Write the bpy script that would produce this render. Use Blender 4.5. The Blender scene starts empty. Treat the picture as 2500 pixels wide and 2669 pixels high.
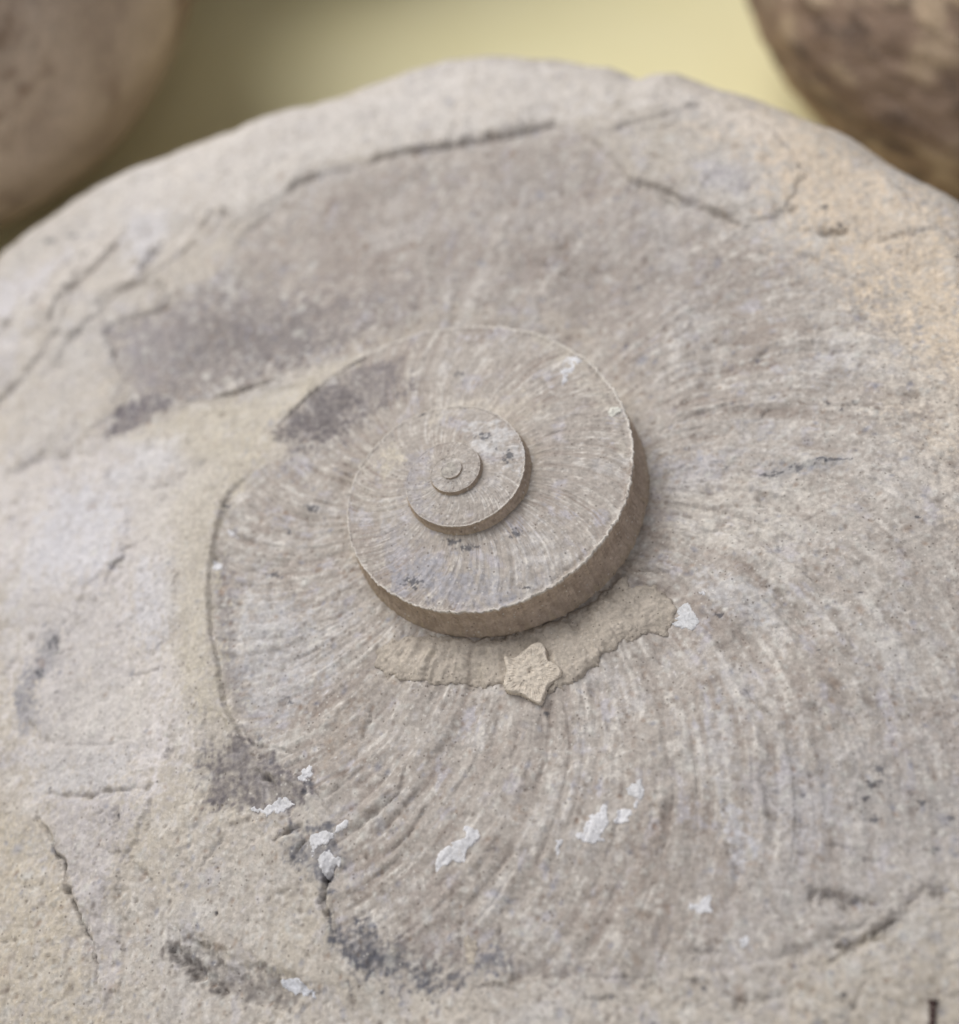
import bpy, math
import numpy as np
from mathutils import Matrix, Vector

# ------------------------------------------------------------------ scene, camera, light
S = bpy.context.scene
C = S.collection
MM = 0.001
cam_data = bpy.data.cameras.new('camera')
cam = bpy.data.objects.new('camera', cam_data); C.objects.link(cam)
cam.location = (0, -0.08806190, 0.15494809)
cam.rotation_euler = (math.radians(40), 0, 0)
cam_data.sensor_fit = 'HORIZONTAL'; cam_data.angle = math.radians(40)
cam_data.clip_start = 0.005; cam_data.clip_end = 20
cam_data.dof.use_dof = True
cam_data.dof.focus_distance = 0.1330
cam_data.dof.aperture_fstop = 13
S.camera = cam

w = bpy.data.worlds.new('World'); S.world = w; w.use_nodes = True
bg = w.node_tree.nodes['Background']
bg.inputs[0].default_value = (0.93, 0.95, 1.0, 1); bg.inputs[1].default_value = 0.11

def area(name, loc, size, power, col):
    d = bpy.data.lights.new(name, 'AREA'); d.shape = 'RECTANGLE'; d.size = size[0]; d.size_y = size[1]
    d.energy = power; d.color = col
    o = bpy.data.objects.new(name, d); C.objects.link(o); o.location = loc
    o.rotation_euler = (Vector((0, 0.02, 0.03)) - Vector(loc)).to_track_quat('-Z', 'Y').to_euler()
    return o
area('window_light', (-0.58, 0.42, 0.90), (0.8, 0.8), 15.6, (1.0, 0.985, 0.96))
area('overhead_fill', (0.0, 0.15, 1.5), (1.3, 1.3), 1.2, (0.97, 0.975, 1.0))  # added soft fill from above, in place of stronger even ambient
area('front_fill', (0.40, -1.05, 0.62), (0.9, 0.7), 4.0, (0.99, 0.98, 1.0))  # added fill from the camera side, lifts the ledge wall
S.view_settings.view_transform = 'Standard'; S.view_settings.look = 'None'
S.view_settings.exposure = 0; S.view_settings.gamma = 1
S.render.engine = 'CYCLES'

# ------------------------------------------------------------------ shape of the fossil stone (millimetres, z = shell axis)
TX,TY,LA,Q,B,AX,AY,PW=-0.53853233,-0.24801081,2.92544928,2.42419585,0.25877713,-3.24365674,4.56585537,0.9738877
A=math.exp(LA); TAU=2*math.pi; rad=math.radians
def Zc(r): return -B*20*(r/20)**PW                     # height of the whorl rims: a shallow cone
def Mat(x,y):                                          # the stone's top surface, flush with the rims
    r=np.hypot(x,y)+1e-6; th=np.arctan2(y,x)
    g=.135-.085*np.cos(th-rad(115))
    k=(np.sqrt((r-34)**2+64)+(r-34))/2
    return Zc(r)+(.25-g)*(k-.45)
def unwrap(x,y,lo):                                    # angle in [lo, lo+360)
    th=np.arctan2(y,x); return (th-lo)%TAU+lo
def rim(t): return A*Q**(t/TAU)
def wallfrac(t):                                       # height of the ledge wall as a fraction of the rim radius
    return np.interp(t,[rad(-1200),rad(-720),rad(-420),rad(-250),rad(-120),rad(0)],[.16,.18,.20,.22,.30,.32])
def sstep(a,b,v):
    t=np.clip((v-a)/(b-a),0,1); return t*t*(3-2*t)
def ramp(r,ri,t,ro,zo):                                # shell surface between the foot of one ledge and the next rim
    zf=Zc(ri)-wallfrac(t)*ri
    s=(r-ri)/np.maximum(ro-ri,1e-6)
    s1=np.clip(s,0,1)
    return zf+(zo-zf)*(s1*(1.0+.18*(1-s1)))

SHELL = [(-11.73,21.28),(-16.9,22.24),(-21.07,22.52),(-25.1,21.21),(-28.54,20.54),(-33.55,20.79),(-37.88,21.04),(-41.45,20.67),(-43.11,18.29),(-45.83,18.35),(-45.87,21.68),(-44.59,24.21),(-47.87,30.38),(-50.01,35.2),(-49.16,36.58),(-41.19,38.32),(-39.96,40.26),(-34.84,41.22),(-31.26,48.69),(-27.17,52.44),(-23.86,57.0),(-15.74,57.5),(-4.18,57.45),(2.86,57.66),(10.8,57.7),(15.78,54.29),(17.57,48.99),(20.3,44.79),(24.85,41.39),(28.95,38.22),(32.92,35.11),(36.18,32.06),(41.42,27.26),(48.87,20.27),(53.92,14.04),(55.79,-0.58),(49.71,-32.55),(44.29,-40.67),(39.32,-43.18),(34.48,-45.66),(29.74,-47.68),(22.4,-48.75),(15.47,-49.37),(7.55,-48.86),(-1.18,-49.37),(-7.15,-49.09),(-11.21,-47.76),(-13.52,-45.35),(-14.02,-41.6),(-14.53,-38.24),(-13.68,-34.93),(-15.32,-30.83),(-18.75,-28.42),(-22.32,-26.43),(-24.22,-23.52),(-25.9,-20.55),(-27.08,-16.44),(-28.51,-10.3),(-29.19,-5.21),(-28.78,-0.77),(-28.57,1.53),(-28.21,3.71),(-27.45,5.4),(-26.26,6.99),(-24.67,8.12),(-22.93,8.62),(-21.61,9.1),(-21.32,10.06),(-21.9,11.32),(-22.95,12.9),(-18.91,16.74),(-15.84,19.28)]
SED = [(-11.04,21.06),(-16.91,22.33),(-21.07,22.52),(-25.1,21.21),(-28.54,20.54),(-33.55,20.79),(-37.88,21.04),(-41.45,20.67),(-43.11,18.29),(-45.83,18.35),(-54.66,15.78),(-88.43,22.83),(-44.59,-50.47),(-22.28,-28.0),(-30.17,-3.7),(-22.95,12.9)]
TINT = [([(-65.46,19.62),(-51.35,18.16),(-40.19,17.24),(-30.61,10.31),(-31.29,-0.13),(-31.96,-12.63),(-29.85,-22.72),(-34.3,-29.75),(-49.9,-28.0),(-54.71,-15.09),(-56.43,-1.91),(-61.75,2.48)],(212,205,206),4,0.75),([(-74.09,57.4),(-56.05,65.66),(-40.22,70.4),(-24.42,71.92),(-4.72,75.59),(5.65,71.54),(-16.0,61.47),(-34.22,54.35),(-52.15,43.84),(-68.61,33.59)],(212,203,194),5,0.6),([(26.63,-31.78),(46.96,-25.16),(44.14,-41.55),(31.81,-45.59),(22.54,-47.46)],(188,182,180),6,0.5),([(22.11,6.74),(52.24,4.68),(48.78,-14.77),(23.68,-9.42)],(196,188,178),7,0.4),([(-22.94,13.05),(-18.93,16.91),(-13.31,20.64),(-8.59,19.58),(-6.24,15.36),(-11.63,12.03),(-15.27,9.31),(-18.43,9.59)],(128,119,120),2.0,0.9),([(-49.6,35.98),(-41.19,38.32),(-32.31,38.76),(-18.33,35.19),(-12.84,28.2),(-13.7,23.89),(-19.83,23.61),(-26.59,21.81),(-37.95,21.45),(-43.18,18.7),(-45.85,18.52),(-45.04,24.73)],(138,128,127),4.5,0.7),([(-49.92,35.62),(-41.05,37.39),(-35.64,36.04),(-35.93,27.52),(-43.5,24.37),(-47.87,30.38)],(150,144,152),3.0,0.5),([(-33.64,32.05),(-23.53,31.22),(-15.93,25.5),(-21.22,23.61),(-31.46,26.42)],(118,110,112),3.5,0.55),([(-32.77,42.52),(-22.78,53.22),(-4.88,56.48),(12.45,55.08),(27.59,37.61),(32.56,26.26),(20.08,20.26),(4.68,28.62),(-9.19,25.24)],(158,144,135),5.0,0.6),([(-29.5,-0.58),(-27.28,-3.56),(-25.98,-13.63),(-23.08,-22.05),(-25.56,-21.16),(-27.49,-15.22),(-29.14,-7.1)],(138,132,136),1.2,0.8),([(-13.5,-43.5),(-10.08,-43.26),(-7.04,-45.73),(-3.56,-47.26),(-1.11,-47.83),(-0.94,-49.38),(-3.67,-49.69),(-8.15,-48.59),(-11.73,-47.73),(-13.79,-45.79)],(96,97,108),1.6,0.95),([(-28.11,-25.68),(-24.22,-23.52),(-19.93,-27.25),(-16.46,-29.19),(-16.45,-31.71),(-18.71,-32.47),(-23.94,-31.42),(-28.15,-30.44),(-29.18,-28.22)],(122,114,118),1.2,0.85),([(-17.85,-34.05),(-14.22,-33.9),(-12.61,-36.48),(-14.27,-39.69),(-17.0,-38.04),(-18.4,-36.46)],(116,116,126),0.9,0.85),([(-52.38,-12.34),(-50.5,-6.91),(-48.58,-7.87),(-48.91,-12.25),(-50.43,-15.71),(-49.06,-20.09),(-51.84,-19.72),(-54.35,-15.15)],(134,134,146),1.0,0.8),([(-32.71,-43.6),(-30.41,-43.28),(-24.61,-46.52),(-18.58,-47.8),(-15.4,-49.34),(-18.57,-50.53),(-25.65,-48.78),(-30.86,-45.65)],(130,121,116),1.0,0.75),([(-0.56,-46.74),(2.91,-46.25),(3.38,-48.03),(-0.4,-48.52)],(124,124,136),0.6,0.85),([(3.79,-47.61),(9.48,-48.29),(9.89,-49.17),(4.19,-48.94)],(140,128,122),1,0.7),([(-53.76,11.06),(-48.68,11.5),(-42.81,6.63),(-42.51,0.29),(-47.04,-2.23),(-54.44,-0.9),(-54.66,-5.56),(-56.08,0.07),(-54.43,6.8)],(203,200,206),2.2,0.95),([(-44.79,12.17),(-40.69,15.81),(-35.44,14.21),(-37.01,10.45),(-44.22,10.93)],(203,200,204),1.6,0.9),([(-38.71,-1.82),(-34.08,-2.8),(-33.51,-10.52),(-37.34,-12.27),(-39.2,-8.22)],(200,197,202),1.5,0.85),([(-47.88,-28.23),(-37.53,-28.58),(-36.0,-31.69),(-38.95,-36.61),(-38.49,-41.7),(-36.89,-46.7),(-38.46,-49.23),(-40.4,-44.03),(-43.55,-37.23),(-46.77,-31.63)],(190,182,183),1.0,0.85),([(-50.08,-22.29),(-36.76,-23.45),(-37.61,-27.76),(-49.05,-26.98)],(192,188,188),1.5,0.8),([(-47.11,-14.98),(-36.91,-15.95),(-36.88,-22.31),(-48.19,-21.38)],(203,195,182),1.8,0.8),([(-48.68,56.37),(-42.69,53.72),(-47.04,46.23),(-49.85,48.87)],(206,202,204),2,0.9),([(-71.24,48.81),(-59.22,51.38),(-61.49,46.26),(-69.01,38.98)],(204,200,206),2.5,0.9),([(-69.01,38.98),(-62.48,39.17),(-63.55,28.99),(-66.53,27.99)],(200,196,200),2.5,0.7),([(-24.67,-8.95),(-17.39,-10.49),(-14.79,-17.77),(-19.04,-22.99),(-22.51,-22.1),(-25.26,-16.67)],(190,190,194),2,0.6),([(24.16,-10.09),(31.14,-12.74),(30.26,-16.13),(24.79,-14.95)],(186,186,190),1.5,0.6),([(23.96,-34.5),(25.84,-34.58),(26.38,-38.74),(24.7,-40.49),(24.03,-38.2)],(190,189,196),0.7,0.85),([(20.85,4.88),(28.63,4.12),(27.18,0.34),(21.11,0.01)],(180,177,183),1.5,0.7),([(31.71,2.23),(40.15,1.45),(40.02,0.5),(32.56,0.11)],(140,142,152),0.6,0.6),([(-5.79,-9.15),(-1.33,-8.61),(-0.85,-11.48),(-5.23,-12.06)],(160,160,170),1,0.6),([(1.58,7.13),(5.84,5.95),(7.5,1.96),(5.88,0.45),(2.57,3.31)],(200,198,198),1.2,0.85),([(-5.43,3.84),(-3.3,3.9),(-3.13,-2.62),(-0.93,-5.29),(-2.61,-5.31),(-5.49,-0.96)],(166,160,165),1.0,0.7),([(-9.04,5.12),(-6.2,5.57),(-6.17,2.4),(-7.95,1.51)],(198,186,162),0.9,0.8),([(-11.18,6.07),(-6.94,-3.1),(-6.93,-6.07),(-10.53,-2.38)],(186,176,160),1.4,0.5),([(26.34,64.1),(44.54,51.34),(55.36,35.41),(58.39,26.98),(54.43,5.85),(50.02,17.21),(40.69,30.62),(33.66,49.53)],(226,198,158),6.0,0.7),([(46.59,23.54),(57.54,22.47),(52.16,-6.42),(47.17,6.3)],(222,198,162),5.0,0.55),([(-56.06,-27.31),(-47.43,-31.56),(-42.48,-41.39),(-39.33,-49.42),(-38.5,-52.29),(-52.4,-51.6)],(198,182,152),3.0,0.7),([(-12.79,21.8),(-22.01,19.16),(-33.43,19.96),(-43.82,17.29),(-33.56,11.09),(-25.16,11.73),(-18.99,17.35)],(200,188,162),1.5,0.8),([(-32.54,13.86),(-23.11,11.27),(-28.26,3.52),(-29.13,-3.93),(-27.41,-16.38),(-24.89,-22.35),(-29.93,-21.61),(-34.72,-5.9),(-35.6,5.76)],(196,184,158),2,0.75),([(29.57,-48.96),(37.9,-46.62),(45.82,-41.6),(43.44,-55.1),(26.18,-54.73)],(190,176,152),2.5,0.7),([(26.48,66.19),(11.4,71.31),(-4.75,76.51),(-24.55,73.4),(-40.37,71.53),(-56.21,66.55),(-46.49,57.76),(-23.32,59.39),(-1.39,59.58),(12.54,59.11),(26.0,59.01),(38.18,50.59)],(214,206,198),4,0.7),([(15.74,-36.01),(19.11,-35.7),(18.17,-42.92),(13.72,-42.74),(14.55,-38.71)],(160,142,128),1.6,0.65),([(-6.87,-40.23),(-2.22,-39.61),(-1.08,-47.38),(-6.03,-45.78)],(160,144,134),2,0.65),([(-11.33,-20.91),(-11.69,-26.36),(-14.9,-27.71),(-14.6,-22.28)],(166,146,126),1.3,0.6),([(25.86,-25.09),(27.79,-29.91),(28.11,-35.13),(25.89,-34.11)],(164,147,134),1.2,0.6),([(18.47,0.64),(21.66,-0.08),(21.8,-6.04),(18.05,-5.54)],(158,138,122),1,0.7),([(17.82,-9.97),(23.4,-13.02),(24.08,-17.19),(20.21,-13.87)],(158,140,126),1,0.5),([(-9.86,-12.49),(10.14,-16.45),(17.85,-9.35),(17.41,-7.4),(5.93,-15.53),(-2.04,-15.13)],(158,140,120),1,0.5),([(21.59,41.56),(25.34,40.6),(25.78,30.98),(23.36,31.58)],(186,180,176),1.2,0.6),([(28.37,46.76),(34.36,43.79),(33.33,39.44),(29.24,42.04)],(178,174,182),1.2,0.7),([(-13.43,44.03),(-6.4,45.06),(-6.44,41.86),(-13.17,40.24)],(188,180,174),1,0.6),([(-18.07,32.42),(-8.51,25.03),(-4.52,33.71),(-10.05,34.82)],(140,130,128),2,0.5),([(25.21,-31.73),(33.64,-32.03),(34.84,-36.75),(30.94,-38.45),(27.24,-34.63)],(184,182,188),2,0.5),([(31.08,-30.03),(45.54,-33.37),(44.59,-38.88),(37.58,-36.84)],(150,146,142),2.5,0.35),([(21.11,0.01),(29.92,0.55),(38.7,-1.53),(37.35,-3.85),(29.47,-3.93),(21.44,-3.39)],(206,198,184),2,0.55),([(21.4,-4.04),(31.03,-4.16),(37.03,-6.29),(30.7,-7.25),(21.76,-6.67)],(204,196,182),1.5,0.5),([(20.49,-17.4),(29.17,-21.62),(34.29,-27.22),(32.27,-28.13),(26.07,-22.96),(19.86,-19.05)],(200,194,188),1.5,0.5),([(33.85,-15.39),(43.07,-19.39),(47.4,-22.65),(46.96,-25.16),(39.88,-21.36),(33.58,-17.64)],(198,192,184),2.5,0.5),([(40.75,1.99),(51.34,-0.35),(50.69,-3.98),(42.65,-2.79)],(204,196,186),3,0.5),([(38.45,21.9),(45.59,16.86),(52.94,8.6),(52.01,3.4),(44.76,11.29)],(204,196,184),3,0.55),([(10.02,-19.88),(14.18,-19.66),(18.02,-23.87),(16.95,-24.86)],(196,192,192),1,0.5),([(-4.49,35.22),(2.23,34.48),(3.37,28.93),(-0.09,22.93)],(190,182,174),2,0.4),([(-6.38,46.69),(5.19,42.42),(15.21,43.19),(23.97,39.33),(23.16,37.14),(11.75,40.01),(-1.65,40.81)],(186,178,172),2,0.45),([(-6.67,26.36),(11.1,27.02),(17.07,21.01),(8.46,25.45),(-1.93,29.41)],(194,180,160),1,0.5),([(-54.65,-7.52),(-54.44,-0.9),(-43.62,-6.14),(-39.08,-14.41),(-38.91,-21.46),(-46.49,-23.89),(-50.64,-18.69),(-47.9,-9.9)],(196,189,186),3,0.7),([(-41.18,14.39),(-30.61,10.31),(-32.48,3.59),(-38.91,-0.44),(-42.93,7.37)],(198,190,178),3,0.5),([(-65.63,31.17),(-54.91,37.29),(-48.94,25.63),(-51.35,18.16),(-62.13,15.03)],(198,190,182),4,0.6),([(-46.16,55.67),(-29.83,63.3),(-16.35,66.85),(5.64,61.88),(5.64,58.78),(-15.93,60.42),(-33.97,52.32)],(204,197,188),4,0.6),([(-10.53,-2.38),(-6.91,-10.13),(-1.97,-14.13),(3.86,-15.01),(5.98,-14.39),(-1.36,-9.73),(-6.93,-4.3)],(172,168,176),1.5,0.55),([(-7.65,10.75),(0.28,11.78),(6.18,12.12),(10.74,6.96),(6.22,9.09),(-1.9,8.26)],(200,188,168),1.2,0.5),([(-6.92,-8.98),(9.17,-12.44),(5.99,-13.84),(-1.95,-13.02)],(150,152,165),1.2,0.4),([(7.32,20.51),(12.73,21.38),(17.44,8.24),(17.96,2.02),(16.31,7.68),(11.99,14.93)],(196,186,168),1,0.5),([(-46.82,18.57),(-46.41,21.81),(-43.91,23.25),(-38.32,23.97),(-38.32,21.54),(-42.54,18.4),(-45.01,17.86)],(116,108,116),0.9,0.85),([(-22.87,12.96),(-19.53,16.28),(-16.43,18.61),(-13.41,15.92),(-14.86,11.5),(-18.48,10.31),(-20.47,10.87)],(112,104,106),1.6,0.75),([(-41.05,37.39),(-29.93,37.27),(-17.36,32.23),(-13.22,25.56),(-22.43,22.26),(-32.24,21.68),(-38.95,23.3)],(128,119,119),4,0.45),([(-10.37,-15.33),(-0.49,-16.19),(4.8,-19.46),(2.67,-20.97),(-9.17,-19.42)],(182,168,148),1.5,0.55),([(-54.57,-0.2),(-52.99,10.9),(-46.54,11.8),(-41.96,5.74),(-42.77,-0.34),(-47.66,-2.79)],(204,202,208),2.4,0.6),([(-38.4,-1.55),(-34.48,-2.38),(-33.17,-10.58),(-36.64,-12.51),(-38.77,-8.93)],(203,200,205),1.8,0.55),([(-44.54,12.87),(-40.0,16.04),(-35.32,14.41),(-36.7,10.74),(-40.57,10.51)],(205,202,206),1.8,0.55),([(-50.81,56.96),(-42.92,55.26),(-43.73,50.11),(-47.53,46.83)],(212,208,210),1.6,0.7)]
STAIN = [(3.25,4.66,1.08,-0.06,-0.04,0.77),(4.78,3.05,0.42,-0.01,-0.01,0.43),(5.88,1.71,0.84,-0.0,-0.01,0.95),(-0.48,15.98,0.73,-0.16,-0.06,0.8),(-0.31,-7.14,1.4,-0.16,0.04,0.63),(1.13,-7.86,1.38,-0.13,0.03,0.53),(6.22,-6.73,1.03,-0.04,0.04,0.77),(-17.63,1.64,1.61,-0.47,-0.05,0.68),(-20.3,-0.81,0.68,-0.18,-0.04,0.46),(-28.26,3.52,0.72,-0.2,-0.09,0.73),(-4.68,-11.01,1.45,-0.22,0.04,0.95),(27.93,2.55,0.62,-0.01,0.04,0.38),(28.83,3.4,0.47,-0.01,0.03,0.32),(35.89,1.19,2.32,-0.08,0.08,0.63),(32.63,0.75,1.55,-0.04,0.06,0.5),(39.1,1.43,2.06,-0.09,0.04,0.32),(25.52,-15.32,0.69,-0.02,0.04,0.42),(-3.78,9.17,0.62,-0.17,-0.05,0.51),(7.07,-12.82,0.61,-0.04,0.02,0.37),(-21.83,-5.95,1.32,-0.32,-0.03,0.49),(26.41,34.73,0.36,-0.06,0.04,0.52),(39.36,9.05,0.42,-0.03,0.05,0.41),(42.18,8.38,0.53,-0.03,0.06,0.4),(40.74,7.63,0.47,-0.03,0.05,0.34),(46.14,-6.46,0.5,-0.02,0.04,0.23),(37.9,-33.12,0.92,-0.03,0.1,0.66),(38.77,-31.97,0.65,-0.02,0.09,0.57),(41.2,-34.17,0.55,-0.02,0.06,0.37),(41.96,-35.13,0.55,-0.02,0.07,0.42),(37.65,-36.38,0.64,-0.02,0.1,0.64),(37.01,-34.5,0.64,-0.02,0.06,0.42),(44.44,-36.59,0.54,-0.02,0.07,0.41),(42.64,-39.27,0.72,-0.02,0.09,0.54),(31.5,-34.08,0.42,-0.01,0.05,0.42),(37.04,42.87,0.48,-0.08,0.07,0.63),(31.41,45.43,0.49,-0.09,0.04,0.46),(43.94,33.11,0.46,-0.06,0.07,0.49),(42.59,36.26,0.7,-0.1,0.08,0.59),(39.95,34.07,0.46,-0.06,0.04,0.33),(-30.05,61.8,0.4,-0.11,-0.05,0.43),(20.93,-47.62,0.32,-0.01,0.03,0.26),(20.63,-50.4,0.27,-0.01,0.03,0.25),(32.79,-51.37,0.35,-0.01,0.05,0.33),(33.33,-52.21,0.39,-0.01,0.05,0.37),(32.12,-53.01,0.44,-0.01,0.03,0.25),(-47.44,-26.6,0.4,-0.05,-0.07,0.51),(-59.14,55.28,1.75,-0.48,-0.1,0.52),(-62.37,54.68,1.77,-0.48,-0.15,0.73),(-38.27,-30.65,0.38,-0.04,-0.05,0.54),(-26.48,-41.15,0.29,-0.02,-0.02,0.44),(7.81,-24.4,0.6,-0.04,0.02,0.29),(18.0,21.15,0.34,-0.02,0.01,0.33),(-0.77,-18.45,0.37,-0.04,0.02,0.3),(-49.33,-9.67,1.15,-0.19,-0.26,1.58),(-50.84,-13.19,1.0,-0.15,-0.15,0.89),(-16.44,-29.7,0.8,-0.09,0.0,0.5),(-17.01,-30.65,0.91,-0.1,-0.0,0.4),(-19.17,-20.74,0.72,-0.11,-0.0,0.43),(-14.29,-42.52,0.37,-0.03,0.01,1.17),(39.45,-14.34,0.29,-0.01,0.02,0.16),(34.76,-20.0,0.24,-0.01,0.02,0.16)]
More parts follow.
